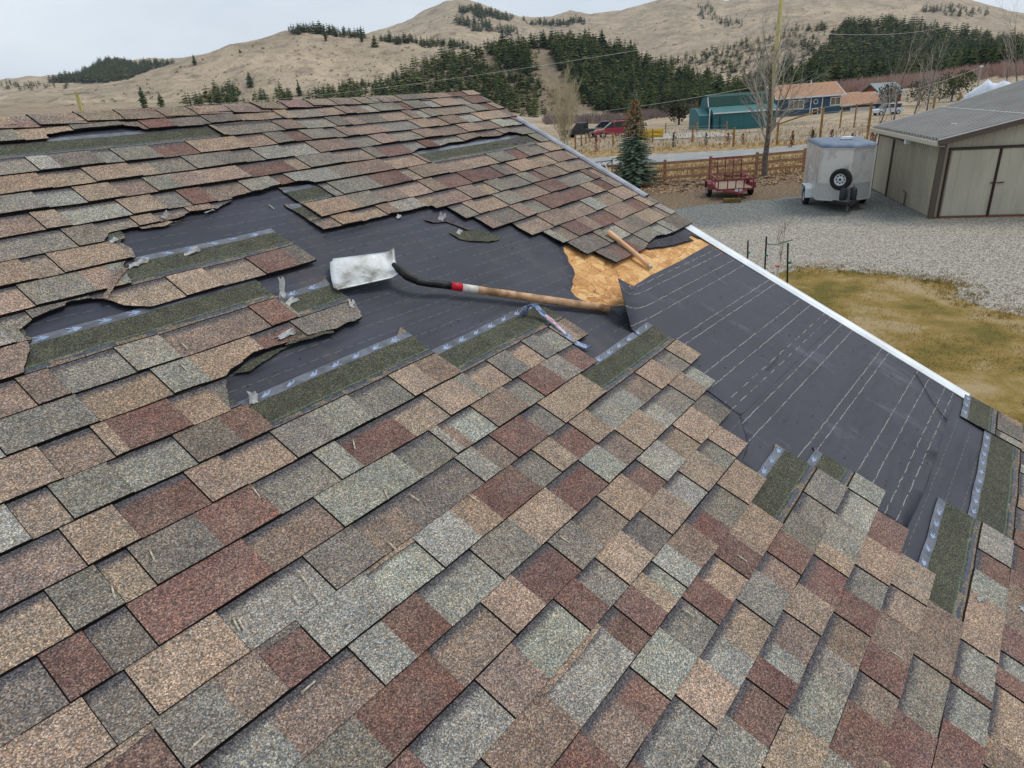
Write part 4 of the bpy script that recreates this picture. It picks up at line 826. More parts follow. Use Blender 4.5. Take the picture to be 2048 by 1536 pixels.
# ================================================================== YARD
BARK = mat('grey_bark', srgb(78, 70, 62), .9, srgb(128, 118, 106), 9, detail=7, bump=.6, bscale=20); PBARK = mat('pale_twigs', srgb(148, 142, 132), .85, srgb(178, 170, 156), 5)
STRAW = mat('straw_twigs', srgb(168, 154, 124), .85, srgb(196, 184, 154), 5)
def bare_tree(base, H, spread, nmain, seed, lab, group=None, bm=None, tm=None, trunk_frac=.28, stems=1, r0=.11, upright=.75, name='bare_tree', levels=3, lean=(0, 0)):
    t_ = thing(name, base, lab, 'tree', group); rr = random.Random(seed); tq = MB(); bq = MB()
    def limb(p, d, L, r, lev, Q):
        n = 5; pts = [p]; rs_ = [r]; dd = d.normalized()
        for i in range(n):
            dd = (dd + Vector((rr.uniform(-1, 1), rr.uniform(-1, 1), rr.uniform(-.2, .5))) * .13 + Vector((0, 0, .06 * upright * 2))).normalized()
            pts.append(pts[-1] + dd * L / n); rs_.append(max(r * (1 - (i + 1) / n * .72), .0042))
        Q.tube(pts, rs_, n=6 if lev == 0 else (4 if lev == 1 else 3), cap=False)
        if lev >= levels: return
        k = {0: nmain, 1: 7, 2: 5}[lev]
        for i in range(k):
            f_ = (trunk_frac if lev == 0 else .2) + (1 - (trunk_frac if lev == 0 else .2)) * (i + rr.random()) / k; f_ = min(f_, .98)
            m = min(int(f_ * n), n - 1); q0 = pts[m].lerp(pts[m + 1], f_ * n - m); az = rr.uniform(0, 6.283); tlt = rr.uniform(.45, .95) * (1.15 - .45 * upright)
            ax = (pts[m + 1] - pts[m]).normalized(); x = ax.orthogonal().normalized(); y = ax.cross(x)
            nd = ax * math.cos(tlt) + (x * math.cos(az) + y * math.sin(az)) * math.sin(tlt)
            LL = (spread * rr.uniform(.7, 1.15) * (1.15 - .55 * f_)) if lev == 0 else L * rr.uniform(.35, .6)
            limb(q0, nd, LL, rs_[m] * rr.uniform(.38, .55), lev + 1, bq)
    for s_ in range(stems):
        a = s_ * 2.4; off = Vector((math.cos(a), math.sin(a), 0)) * (.25 if stems > 1 else 0); lx = Vector((lean[0] + (rr.uniform(-.18, .18) if stems > 1 else 0), lean[1] + (rr.uniform(-.18, .18) if stems > 1 else 0), 1))
        limb(off + Vector((0, 0, -.1)), lx, H * (1 if s_ == 0 else rr.uniform(.75, .95)), r0, 0, tq)
    tq.build('trunk', tm or BARK, t_, smooth=True); bq.build('branch', bm or PBARK, t_); return t_
def conifer(h, r, tiers, k, seed, trunk=.12, dens=1.0, lowfrac=.08, rag=.35):
    """crown as needle sprays on whorled boughs; returns crown MB and trunk MB"""
    rr = random.Random(seed); q = MB()
    for i in range(tiers):
        f_ = i / (tiers - 1); z = h * (lowfrac + (1 - lowfrac) * f_ ** .95); R = r * (1 - f_ ** 1.5) ** .9 * (.62 + .38 * min(1, f_ * 4)) * rr.uniform(.75, 1.18) + r * .05
        kk = max(3, int(k * (1 - .45 * f_)))
        for a in range(kk):
            th = 6.283 * (a + rr.random() * .8) / kk + i; L = R * rr.uniform(1 - rag, 1.15); dz = -L * rr.uniform(.1, .4) + h * .02; wdt = L * rr.uniform(.28, .48)
            c, s = math.cos(th), math.sin(th); up = h * .045 * rr.uniform(.6, 1.3)
            p0 = (0, 0, z + up); p1 = (c * L * .55 - s * wdt, s * L * .55 + c * wdt, z + dz * .4 - up * .3); p2 = (c * L, s * L, z + dz); p3 = (c * L * .55 + s * wdt, s * L * .55 - c * wdt, z + dz * .4 - up * .3); p4 = (c * L * .6, s * L * .6, z + dz * .35 + up * .8)
            q.add([p0, p1, p2, p3, p4], [(0, 1, 4), (1, 2, 4), (2, 3, 4), (3, 0, 4)])
    t = MB(); t.tube([(0, 0, -h * .04), (0, 0, h * .5), (0, 0, h * .97)], [h * .022, h * .014, h * .004], n=5); return q, t
# blue spruce in the yard
sb = gp(1268, 374); spr = thing('spruce_tree', sb, 'blue spruce with brown cones crowding its top by the rail fence', 'tree')
NEED = mat('blue_spruce_needles', srgb(78, 94, 76), .9, srgb(142, 158, 140), 3.5, detail=8, c3=srgb(106, 122, 102), lo=.35, hi=.68)
rr = random.Random(3); q = MB(); cq = MB(); tq = MB(); Hs = 4.95
tq.tube([(0, 0, -.1), (0, 0, 2.5), (0, 0, Hs - .25), (0, 0, Hs)], [.09, .05, .014, .006], n=7)
for i in range(46):
    f_ = i / 45; z = .15 + (Hs - .55) * f_; R = 1.22 * (1 - f_) ** .82 + .07; kk = max(5, int(15 * (1 - .6 * f_)))
    for a in range(kk):
        th = 6.283 * (a + rr.random()) / kk; L = R * rr.uniform(.62, 1.12); tip = Vector((math.cos(th) * L, math.sin(th) * L, z - L * .10 + L * L * .12)); b0_ = Vector((0, 0, z + L * .06))
        tq.tube([b0_, tip], [.010, .003], n=3, cap=False); nb = max(3, int(L * 17))
        for c in range(nb):
            t = (c + 1) / nb; p = b0_.lerp(tip, t); sp_ = (1 - t * .55) * .17 * (.5 + L * .6)
            for s in (-1, 1):
                d = Vector((-math.sin(th) * s, math.cos(th) * s, 0)) * sp_ * rr.uniform(.6, 1.25) + Vector((math.cos(th), math.sin(th), rr.uniform(-.15, .5))) * sp_ * .8; e = p + d; n_ = Vector((rr.uniform(-.3, .3), rr.uniform(-.3, .3), 1)).normalized() * .020; w_ = d.cross(n_).normalized() * .018
                q.add([p - w_, p + w_, e + w_ * .4, e - w_ * .4, p + n_ * 1.4, e + n_], [(0, 1, 2, 3), (0, 4, 5, 3), (1, 2, 5, 4)])
    if .56 < f_ < .95:
        for a in range(int(26 * (1.15 - f_) * 2)):
            th = rr.uniform(0, 6.283); L = R * rr.uniform(.3, 1.05); p = Vector((math.cos(th) * L, math.sin(th) * L, z + rr.uniform(-.05, .05))); cq.tube([p, p + Vector((0, 0, -.05)), p + Vector((rr.uniform(-.02, .02), 0, -.12))], [.014, .034, .012], n=5)
q.build('crown', NEED, spr); tq.build('trunk', BARK, spr); cq.build('cone_cluster', mat('spruce_cones', srgb(150, 98, 62), .8, srgb(186, 138, 96), 12), spr)
# big bare cottonwood at the fence
bare_tree(gp(1529, 354), 5.6, 3.6, 17, 12, 'tall bare tree with dark trunk beside the rail fence and utility pole', r0=.17, trunk_frac=.30, upright=.42, levels=3)
# pale bare twin tree left
bare_tree(on_ground(1128, 290, 66), 5.6, 2.2, 26, 5, 'pale straw coloured bare tree with twin stems by the road', bm=STRAW, tm=STRAW, stems=3, r0=.09, trunk_frac=.06, upright=1.0)
for x, y, D, H_, sd_, lab in ((1786, 262, 47, 7.0, 21, 'bare whitish tree rising behind the shed roof corner'), (1812, 258, 52, 6.2, 22, 'thinner bare tree to the right of the whitish one behind the shed'), (1856, 250, 55, 6.6, 23, 'bare tree with fanned top above the shed roof'), (2010, 205, 62, 7.0, 24, 'bare tree standing above the steep metal roof near the right edge'), (2044, 200, 66, 9.2, 25, 'tallest bare tree at the right edge'), (1750, 262, 52, 4.6, 26, 'short bare tree just left of the shed roof')):
    bare_tree(on_ground(x, y, D), H_ * .82, H_ * .40, 7, sd_, lab, 'bare trees behind the shed', r0=.07, trunk_frac=.30, upright=1.0, levels=2)
# rail fence
RAILM = mat('brown_fence_wood', srgb(142, 104, 80), .85, srgb(174, 134, 106), 5, detail=6, stretch=(1, 1, 3))
fp = [gp(x, y) for x, y in ((1241, 372), (1329, 367), (1419, 360), (1511, 352), (1606, 343))]; dL = (fp[1] - fp[0]); dR = (fp[4] - fp[3])
fp = [fp[0] - dL * 3, fp[0] - dL * 2, fp[0] - dL] + fp + [fp[4] + dR * k for k in (1, 2, 3, 4, 5)]
fen = thing('rail_fence', fp[3], 'brown three rail wooden fence along the road side of the yard', 'fence')
FM = Matrix.Translation(fp[3])
for p in fp:
    q = MB(); q.box(p - fp[3] + Vector((0, 0, .60)), (.15, .15, 1.24), rz=-1.0); q.build('post', RAILM, fen, bevel=.01)
rr = random.Random(2)
for A_, B_ in zip(fp, fp[1:]):
    for z in (.30, .68, 1.06):
        q = MB(); q.bar(A_ - fp[3] + Vector((-.06, -.06, z + rr.uniform(-.02, .02))), B_ - fp[3] + Vector((-.06, -.06, z + rr.uniform(-.02, .02))), .045, .14); q.build('rail', RAILM, fen)
# utility pole and wires
POLE = mat('weathered_pole', srgb(196, 184, 128), .9, srgb(168, 154, 104), 4, stretch=(3, 3, .5), detail=6)
pb = on_ground(1529, 340, 43); pt = atD(1567, -40, 43.2); pM = Matrix.Translation(pb)
up_ = thing('utility_pole', pb, 'tall yellowish utility pole rising out of the picture behind the bare tree', 'pole')
q = MB(); q.tube([(0, 0, -.2), (pt - pb) * .5, (pt - pb)], [.145, .13, .115], n=12); q.build('pole', POLE, up_, smooth=True)
q = MB(); dz_ = pt - pb; q.bar(dz_ + Vector((-.8, 1.0, -.35)), dz_ + Vector((.8, -1.0, -.35)), .1, .12); q.build('crossarm', POLE, up_)
lb = on_ground(164, 222, 140); lt_ = atD(152, 183, 140); lM = Matrix.Translation(lb)
lp = thing('utility_pole', lb, 'small leaning wooden utility pole beyond the ridge at far left', 'pole')
q = MB(); q.tube([(0, 0, -2), (lt_ - lb)], [.34, .30], n=8); q.build('pole', POLE, lp); q = MB(); q.bar((lt_ - lb) + Vector((-.9, 2.8, -.3)), (lt_ - lb) + Vector((.9, -2.8, -.3)), .14, .16); q.build('crossarm', mat('grey_crossarm', srgb(150, 150, 146), .8), lp)
rp = on_ground(1953, 182, 150); rt = atD(1963, 134, 150); rpo = thing('utility_pole', rp, 'thin grey utility pole in the field beyond the shed at right', 'pole')
q = MB(); q.tube([(0, 0, -2), (rt - rp)], [.16, .12], n=6); q.build('pole', PBARK, rpo); q = MB(); q.box((rt - rp) + Vector((0, 0, .1)), (.5, .5, .3)); q.build('transformer', WHITE, rpo)
WIRE = mat('pale_wire', srgb(196, 194, 186), .6)
def wire(a, b, sag, lab, r=.010):
    q = MB(); c = (a + b) / 2; q.tube([a.lerp(b, t / 24) - c - Vector((0, 0, sag * 4 * (t / 24) * (1 - t / 24))) for t in range(25)], r, n=4, cap=False); o = q.build('overhead_wire', WIRE); o.location = c; tag(o, lab, 'wire', 'overhead wires')
wire(pt, lt_ + Vector((.9, -2.8, -.2)), 1.5, 'topmost overhead wire crossing the hills to the left pole'); wire(atD(1561, 52, 43.1), lt_ + Vector((-.9, 2.8, -1.6)), 1.8, 'lower overhead wire crossing the wooded hill to the left pole')
wire(atD(1552, 166, 43), atD(1020, 228, 130), .8, 'low overhead wire passing in front of the teal barn'); wire(atD(1562, 62, 43.1), rt + Vector((0, 0, 9)), 1.5, 'overhead wire running right over the dark forest')
wire(rt, atD(1545, 222, 120), 1.5, 'faint overhead wire from the thin grey pole towards the blue house', .02)
# trailers -------------------------------------------------------------
TIRE = mat('tyre_rubber', srgb(26, 26, 27), .85, srgb(42, 41, 40), 20); RIMW = mat('white_rim', srgb(206, 210, 214), .45, srgb(184, 188, 194), 20); DKST = mat('black_steel', srgb(30, 30, 32), .5)
ALUP = mat('aluminium_skin', srgb(204, 203, 200), .36, srgb(180, 179, 177), 1.6, detail=5, metal=.35, c3=srgb(208, 206, 203), bump=.15, bscale=4, bdist=.01); BLUR = mat('blue_grey_roof', srgb(88, 102, 124), .45, srgb(112, 124, 142), 3)
DIAM = mat('diamond_plate', srgb(200, 200, 198), .4, srgb(160, 160, 160), 60, metal=.3, bump=.8, bscale=60, bdist=.004)
def wheel(parent, M0, c, r=.33, w=.2, axis='Y', out=1):
    q = MB(); q.lathe([(r * .56, -w / 2), (r * .9, -w / 2), (r, -w * .34), (r, w * .34), (r * .9, w / 2), (r * .56, w / 2), (r * .56, -w / 2)], (0, 0, 0), axis, 28)
    wp = thing_part('wheel', parent, M0 @ Matrix.Translation(c)); q.build('tyre', TIRE, wp, smooth=True)
    q = MB(); a = w * .32 * out; q.lathe([(r * .56, w * .42 * out), (r * .50, w * .38 * out), (r * .44, a * .5), (r * .30, a * .55), (r * .22, a * 1.1), (r * .1, a * 1.2), (.002, a * 1.2)], (0, 0, 0), axis, 28); q.build('rim', RIMW, wp, smooth=True); q = MB()
    for k in range(8):
        an = k * math.pi / 4; p = (r * .37 * math.cos(an), a * .62 + .004 * out, r * .37 * math.sin(an)); q = MB() if k == 0 else q; q.lathe([(.001, .016 * out), (r * .065, .016 * out), (r * .065, 0)], p, axis, 8)
    q.lathe([(.001, a * 1.35), (r * .12, a * 1.35), (r * .12, a)], (0, 0, 0), axis, 10); q.build('hub', TIRE, wp); return wp
def thing_part(name, parent, mw):
    q = MB(); q.v = []; me = bpy.data.meshes.new(name); o = bpy.data.objects.new(name, None); C.objects.link(o); o.parent = parent; o.matrix_basis = parent.matrix_basis.inverted() @ mw; return o
# fix nesting helper: build() places relative to a parent; sub parts of a part use identity
ax = Vector((-.914, -.405, 0)).normalized(); ay = Vector((.405, -.914, 0)); mid = Vector((29.75, 6.45, 0))
TM = Matrix(((ax.x, ay.x, 0, mid.x), (ax.y, ay.y, 0, mid.y), (0, 0, 1, 0), (0, 0, 0, 1)))
tr = thing('cargo_trailer', None, 'silver enclosed cargo trailer with a spare wheel on its pointed nose', 'trailer', M=TM)
hw, x0_, x1_, xn, zb, zt_ = .93, -1.75, 1.45, 2.12, .42, 2.28
out = [(x0_, -hw), (x1_, -hw), (x1_ + .12, -hw + .06), (xn - .10, -.16), (xn, -.05), (xn, .05), (xn - .10, .16), (x1_ + .12, hw - .06), (x1_, hw), (x0_, hw)]
q = MB(); n = len(out); zs = [zb, zb + .60, zt_]
for z in zs: q.v += [(a, b, z) for a, b in out]
for l in range(2):
    for i in range(n):
        k = (i + 1) % n; q.f.append((l * n + i, l * n + k, (l + 1) * n + k, (l + 1) * n + i)); q.m.append(1 if l == 0 and 0 < i < n - 2 else 0)
q.f.append(tuple(range(n))[::-1]); q.m.append(0); q.f.append(tuple(range(2 * n, 3 * n))); q.m.append(0); q.build('body', [ALUP, DIAM], tr, mw=TM, bevel=.012)
q = MB(); rings = [(1.012, zt_ - .02), (1.012, zt_ + .05), (.985, zt_ + .11), (.9, zt_ + .155), (.5, zt_ + .185), (.001, zt_ + .19)]
for s_, z in rings: q.v += [(a * s_ if a > 0 else a * s_, b * s_, z) for a, b in out]
for l in range(len(rings) - 1):
    for i in range(n): k = (i + 1) % n; q.f.append((l * n + i, l * n + k, (l + 1) * n + k, (l + 1) * n + i)); q.m.append(0)
q.build('roof', BLUR, tr, mw=TM)
q = MB()
for a, b in zip(out, out[1:] + out[:1]): q.bar((a[0] * 1.015, a[1] * 1.018, zt_), (b[0] * 1.015, b[1] * 1.018, zt_), .02, .035); q.bar((a[0] * 1.008, a[1] * 1.012, zb), (b[0] * 1.008, b[1] * 1.012, zb), .02, .05)
for a in (out[1], out[8]): q.bar((a[0] + .01, a[1] * 1.012, zb), (a[0] + .01, a[1] * 1.012, zt_), .05, .03)
for sx in (-1.0, -.2): q.bar((sx, -hw * 1.004, zb + .05), (sx, -hw * 1.004, zt_ - .05), .006, .02)
for (pa_, pb_) in ((out[2], out[3]), (out[6], out[7]), (out[1], out[2]), (out[7], out[8])): q.bar((pa_[0] * 1.004, pa_[1] * 1.004, zb + .61), (pb_[0] * 1.004, pb_[1] * 1.004, zb + .61), .012, .03)
q.build('edge_trim', mat('bright_trim', srgb(198, 198, 196), .3, metal=.5), tr, mw=TM)
q = MB(); q.box((.3, .15, zt_ + .22), (.42, .42, .05)); q.box((.3, .15, zt_ + .265), (.36, .36, .05)); q.build('roof_vent', WHITE, tr, mw=TM, bevel=.015)
for s in (-1, 1):
    wheel(tr, TM, (0, s * 1.06, .34), .35, .2, 'Y', s)
    q = MB(); prof = [(-.52, .34), (-.50, .66), (-.38, .78), (.38, .78), (.50, .66), (.52, .34)]
    for a, b in zip(prof, prof[1:]): q.bar((a[0], s * 1.06, a[1]), (b[0], s * 1.06, b[1]), .27, .012)
    q.poly([(x, s * 1.19, z) for x, z in prof], .01, dirv=(0, s, 0)) if False else None
    q.build('fender', WHITE, tr, mw=TM)
q = MB(); q.bar((x1_, .55, zb - .04), (2.85, .04, zb - .02), .06, .1); q.bar((x1_, -.55, zb - .04), (2.85, -.04, zb - .02), .06, .1); q.bar((2.75, 0, zb), (3.0, 0, zb), .08, .08); q.bar((-1.7, 0, zb - .06), (1.6, 0, zb - .06), 1.3, .08); q.build('tongue', DKST, tr, mw=TM)
q = MB(); q.tube([(2.5, 0, .06), (2.5, 0, .95)], .035, n=10); q.tube([(2.5, 0, .95), (2.5, .16, 1.0)], .012, n=6); q.lathe([(.02, 0), (.13, 0), (.10, .05), (.03, .07)], (2.5, 0, 0), 'Z', 12); q.build('jack', mat('jack_steel', srgb(130, 130, 128), .4, srgb(70, 66, 60), 20, metal=.5), tr, mw=TM)
for s in (-1, 1):
    q = MB(); q.lathe([(.01, 0), (.11, .02), (.13, .1), (.13, .36), (.09, .45), (.03, .48), (.03, .53)], (2.33, s * .17, zb + .05), 'Z', 14); q.build('gas_bottle', mat('dark_bottle', srgb(44, 48, 56), .4), tr, smooth=True, mw=TM)
vn = Vector((xn - x1_, hw - .2, 0)); nl = Vector((hw - .06 - .16, -(xn - .10 - x1_ - .12) * -1, 0))
fa, fb_ = Vector((xn - .10, -.16, 0)), Vector((x1_ + .12, -hw + .06, 0)); fd = (fb_ - fa).normalized(); fn = Vector((-fd.y, fd.x, 0)); fn = fn if fn.x > 0 else -fn
SM = Matrix((( fd.x, fn.x, 0, 0), (fd.y, fn.y, 0, 0), (0, 0, 1, 0), (0, 0, 0, 1)))
SWM = TM @ Matrix.Translation(fa + fd * .02 + fn * .20 + Vector((0, 0, 1.22))) @ SM
wheel(tr, SWM, (0, 0, 0), .385, .2, 'Y', 1); q = MB(); q.tube([fa + Vector((.08, -.02, .5)), fa + Vector((.1, -.02, 1.2))], .03, n=6); q.build('wheel_bracket', DKST, tr, mw=TM)
# which side of the trailer faces the camera decides the decal side
DEC = mat('white_decal', srgb(226, 226, 224), .5); rr = random.Random(8); q = MB()
for (xa, za) in ((-.9, 2.0), (-.55, 1.45), (-.1, 1.35)):
    q.tube([(xa + .06 * math.sin(t * 1.1), -hw * 1.004, za - .075 * t + .03 * math.cos(t * 2)) for t in range(6)], [.006, .02, .012, .022, .012, .004], n=4)
q.build('decal', DEC, tr, mw=TM); q = MB(); q.box((.95, -hw * 1.01, 2.12), (.14, .03, .06)); q.build('marker_lamp', mat('amber_lens', srgb(214, 176, 84), .4), tr, mw=TM)
q = MB(); q.bar((.55, -hw * 1.008, zb + .1), (.55, -hw * 1.008, zt_ - .1), .01, .02); q.bar((1.2, -hw * 1.008, zb + .1), (1.2, -hw * 1.008, zt_ - .1), .01, .02); q.bar((.55, -hw * 1.008, zt_ - .12), (1.2, -hw * 1.008, zt_ - .12), .01, .02); q.build('side_door', mat('bright_trim', None), tr, mw=TM)
# utility trailer
REDP = mat('faded_red_paint', srgb(112, 40, 48), .5, srgb(142, 66, 72), 6, detail=6); PLANK = mat('grey_planks', srgb(128, 112, 96), .9, srgb(160, 142, 124), 6, stretch=(1, 6, 1))
wl_, wr_ = gp(1419, 394), gp(1500, 390); ayy = (wr_ - wl_).normalized(); axx = Vector((ayy.y, -ayy.x, 0)); axx = axx if axx.dot(Vector((-1, -.3, 0))) > 0 else -axx; mid = (wl_ + wr_) / 2 - axx * .1
ayy = Vector((axx.y, -axx.x, 0)) 
UM = Matrix(((axx.x, -axx.y, 0, mid.x), (axx.y, axx.x, 0, mid.y), (0, 0, 1, 0), (0, 0, 0, 1)))
ut = thing('utility_trailer', None, 'dark red open utility trailer with its mesh gate raised', 'trailer', M=UM)
q = MB(); q.box((0, 0, .46), (2.4, 1.45, .05)); q.build('bed', PLANK, ut, mw=UM)
q = MB()
for y in (-.74, .74):
    q.bar((-1.22, y, .44), (1.22, y, .44), .06, .1); q.bar((-1.22, y, .86), (1.22, y, .86), .045, .045)
    for x in (-1.2, -.4, .4, 1.2): q.bar((x, y, .46), (x, y, .86), .045, .045)
for z in (.44, .86): q.bar((1.22, -.74, z), (1.22, .74, z), .05, .07)
q.bar((-1.22, -.74, .44), (-1.22, .74, .44), .05, .08)
for y in (-.35, 0, .35): q.bar((1.22, y, .46), (1.22, y, .86), .04, .04)
q.build('frame', REDP, ut, mw=UM)
q = MB(); gx = -1.26
for y in (-.72, -.36, 0, .36, .72): q.bar((gx, y, .42), (gx - .03, y, 1.55), .04, .045)
q.bar((gx - .03, -.74, 1.55), (gx - .03, .74, 1.55), .045, .05); q.bar((gx, -.74, .44), (gx, .74, .44), .045, .05); q.build('tailgate', REDP, ut, mw=UM)
q = MB()
for k in range(30): y = -.70 + k * .0483; q.bar((gx, y, .46), (gx - .03, y, 1.53), .005, .005)
for k in range(16): z = .5 + k * .066; q.bar((gx - .01, -.72, z), (gx - .01, .72, z), .005, .005)
q.build('gate_mesh', REDP, ut, mw=UM)
for s in (-1, 1):
    wheel(ut, UM, (0, s * .92, .31), .31, .19, 'Y', s)
    q = MB(); prof = [(-.42, .36), (-.38, .60), (-.24, .70), (.24, .70), (.38, .60), (.42, .36)]
    for a, b in zip(prof, prof[1:]): q.bar((a[0], s * .92, a[1]), (b[0], s * .92, b[1]), .26, .012)
    q.build('fender', REDP, ut, mw=UM)
q = MB(); q.bar((1.2, .5, .40), (2.0, .03, .40), .05, .08); q.bar((1.2, -.5, .40), (2.0, -.03, .40), .05, .08); q.bar((1.95, 0, .40), (2.2, 0, .40), .07, .07); q.tube([(1.9, 0, .05), (1.9, 0, .6)], .025, n=8); q.build('tongue', REDP, ut, mw=UM)
q = MB(); q.box((1.3, .12, .40), (.02, .3, .12)); q.build('licence_plate', WHITE, ut, mw=UM)
bl = gp(1464, 405); q = MB(); q.box((0, 0, .09), (.28, .72, .16), rz=.4); o = q.build('wooden_block', mat('mossy_wood', srgb(120, 104, 52), .9, srgb(90, 76, 48), 9), bevel=.01); o.location = bl; tag(o, 'mossy wooden block under the tongue of the red trailer', 'block')
# ---- shed
SHW = mat('beige_ribbed_steel', srgb(178, 172, 154), .5, srgb(162, 157, 141), 1.2, stretch=(1, 1, .25)); SHT = mat('brown_trim_steel', srgb(88, 78, 68), .5); SHD = mat('dark_brown_frame', srgb(62, 38, 34), .6); SRF = mat('grey_brown_metal_roof', srgb(152, 148, 143), .45, srgb(140, 136, 131), 1.5, metal=.1)
c0 = Vector((27.35, 2.71, 0)); sa = Vector((.90428, .42694, 0)); sb_ = Vector((.42694, -.90428, 0))
SM_ = Matrix(((sa.x, sb_.x, 0, c0.x), (sa.y, sb_.y, 0, c0.y), (0, 0, 1, 0), (0, 0, 0, 1)))      # local: x away along the left wall, y to the right along the front
shed = thing('shed', None, 'beige ribbed metal shed with brown framed doors and lean-to roof', 'shed', M=SM_)
LA, LS1, LS2 = 7.14, 2.35, 12.0
def rz_(y): return 2.60 + .235 * (y + .3) if y < LS1 else 3.22 + .305 * (y - LS1)
q = MB(); k = 0; x = 0.0
def ribwall(q, a, b, z0, ztop, n, outn, amp=.034):
    a, b = Vector(a), Vector(b); L = (b - a).length; d = (b - a) / L; N = int(L / n)
    prof = []
    for i in range(N + 1): s = i * L / N; prof += [(s, 0)] + ([(s + n * .72, 0), (s + n * .78, amp), (s + n * .94, amp)] if i < N else [])
    for (s1, o1), (s2, o2) in zip(prof, prof[1:]):
        p1, p2 = a + d * s1 + Vector(outn) * o1, a + d * s2 + Vector(outn) * o2
        q.add([(p1.x, p1.y, z0), (p2.x, p2.y, z0), (p2.x, p2.y, ztop(p2.y) if callable(ztop) else ztop), (p1.x, p1.y, ztop(p1.y) if callable(ztop) else ztop)], [(0, 1, 2, 3)])
ribwall(q, (0, 0, 0), (LA, 0, 0), .03, 2.52, .19, (0, -1, 0)); q.build('side_wall', SHW, shed, mw=SM_)
q = MB(); ribwall(q, (0, 0, 0), (0, LS2, 0), .03, lambda y: rz_(y) - .12, .30, (-1, 0, 0), .014); q.build('front_wall', SHW, shed, mw=SM_)
q = MB(); q.bar((LA, 0, 1.3), (LA, LS2, 1.3), .05, 2.5); q.bar((0, LS2, 1.3), (LA, LS2, 1.3), .05, 2.5); q.build('back_wall', SHW, shed, mw=SM_)
q = MB(); q.bar((-.02, -.035, 0), (-.02, -.035, 2.52), .16, .16); q.build('corner_trim', SHT, shed, mw=SM_); q = MB(); q.bar((LA, -.03, 0), (LA, -.03, 2.52), .1, .1); q.build('corner_trim', SHT, shed, mw=SM_)
def ribroof(name, y0, y1, n, amp, m):
    q = MB(); L = LA + .6; N = int(L / n)
    for i in range(N):
        xs = [(-.3 + i * n, 0), (-.3 + i * n + n * .55, 0), (-.3 + i * n + n * .65, amp), (-.3 + i * n + n * .9, amp), (-.3 + (i + 1) * n, 0)]
        for (a, h1), (b, h2) in zip(xs, xs[1:]):
            M_ = 4
            q.add([(a, y0, rz_(y0 + 1e-4) + h1), (b, y0, rz_(y0 + 1e-4) + h2), (b, y1, rz_(y1 - 1e-4) + h2), (a, y1, rz_(y1 - 1e-4) + h1)], [(0, 1, 2, 3)])
    q.poly([(-.3, y0, rz_(y0 + 1e-4) - .01), (-.3 + N * n, y0, rz_(y0 + 1e-4) - .01), (-.3 + N * n, y1, rz_(y1 - 1e-4) - .01), (-.3, y1, rz_(y1 - 1e-4) - .01)], .03)
    q.build(name, m, shed, mw=SM_)
ribroof('lean_to_roof', -.30, LS1, .30, .06, SRF); ribroof('main_roof', LS1, 8.5, .235, .06, SRF)
q = MB(); q.bar((-.33, -.32, 2.50), (-.33, LS1, rz_(LS1 - .01) - .08), .05, .17); q.bar((-.33, LS1, rz_(LS1) - .10), (-.33, 8.5, rz_(8.5) - .10), .05, .17); q.build('fascia', SHT, shed, mw=SM_)
q = MB(); q.bar((-.33, -.34, 2.49), (LA + .35, -.34, 2.49), .09, .13); q.bar((-.30, -.2, 2.40), (LA + .3, -.2, 2.40), .24, .02); q.build('gutter', mat('light_beige_trim', srgb(190, 184, 168), .5), shed, mw=SM_)
q = MB(); q.bar((-.35, LS1, rz_(LS1) + .03), (LA + .3, LS1, rz_(LS1) + .03), .22, .02); q.bar((-.36, -.32, 2.62), (-.36, LS1, rz_(LS1 - .01) + .02), .04, .03); q.bar((-.36, LS1, rz_(LS1) + .02), (-.36, 8.5, rz_(8.5) + .02), .04, .03)
q.bar((LA + .32, -.3, 2.62), (LA + .32, LS1, rz_(LS1 - .01) + .04), .05, .03); q.bar((LA + .32, LS1, rz_(LS1) + .04), (LA + .32, 8.5, rz_(8.5) + .04), .05, .03); q.build('flashing', mat('pale_flashing', srgb(196, 194, 188), .4), shed, mw=SM_)
for y0, y1 in ((.26, 1.66), (1.74, 3.2), (3.28, 4.8)):
    q = MB(); ribwall(q, (-.045, y0, 0), (-.045, y1, 0), .09, 2.22, .35, (-1, 0, 0), .012); d_ = q.build('door', mat('door_panel', srgb(184, 178, 160), .5, srgb(168, 163, 147), 1.5, stretch=(1, 1, .25)), shed, mw=SM_)
    q = MB(); q.box((-.09, (y0 + y1) / 2 + (.7 if y0 < 1 else -.6), 1.15), (.04, .18, .03)); q.build('latch', SHD, d_)
q = MB(); q.bar((-.06, .18, 0.05), (-.06, .18, 2.28), .05, .07); q.bar((-.06, 1.70, .05), (-.06, 1.70, 2.28), .05, .08); q.bar((-.06, 3.24, .05), (-.06, 3.24, 2.28), .05, .08); q.bar((-.06, .15, 2.29), (-.06, 5, 2.29), .05, .07); q.build('door_frame', SHD, shed, mw=SM_)
q = MB(); ribwall(q, (5.15, -.05, 0), (LA - .05, -.05, 0), .06, 2.25, .16, (0, -1, 0), .014); d_ = q.build('sliding_door', mat('door_panel', None), shed, mw=SM_)
q = MB(); q.bar((5.10, -.06, .03), (5.10, -.06, 2.25), .05, .12); q.bar((3.6, -.06, 2.33), (LA, -.06, 2.33), .07, .10); q.build('door_frame', SHT, shed, mw=SM_)
q = MB(); q.box((3.5, -.16, 2.36), (.34, .16, .13)); q.build('lamp', mat('black_lamp', srgb(40, 36, 34), .5), shed, mw=SM_); q = MB(); q.box((2.9, -.24, 2.33), (.16, .2, .2)); q.build('camera', WHITE, shed, mw=SM_, bevel=.03)
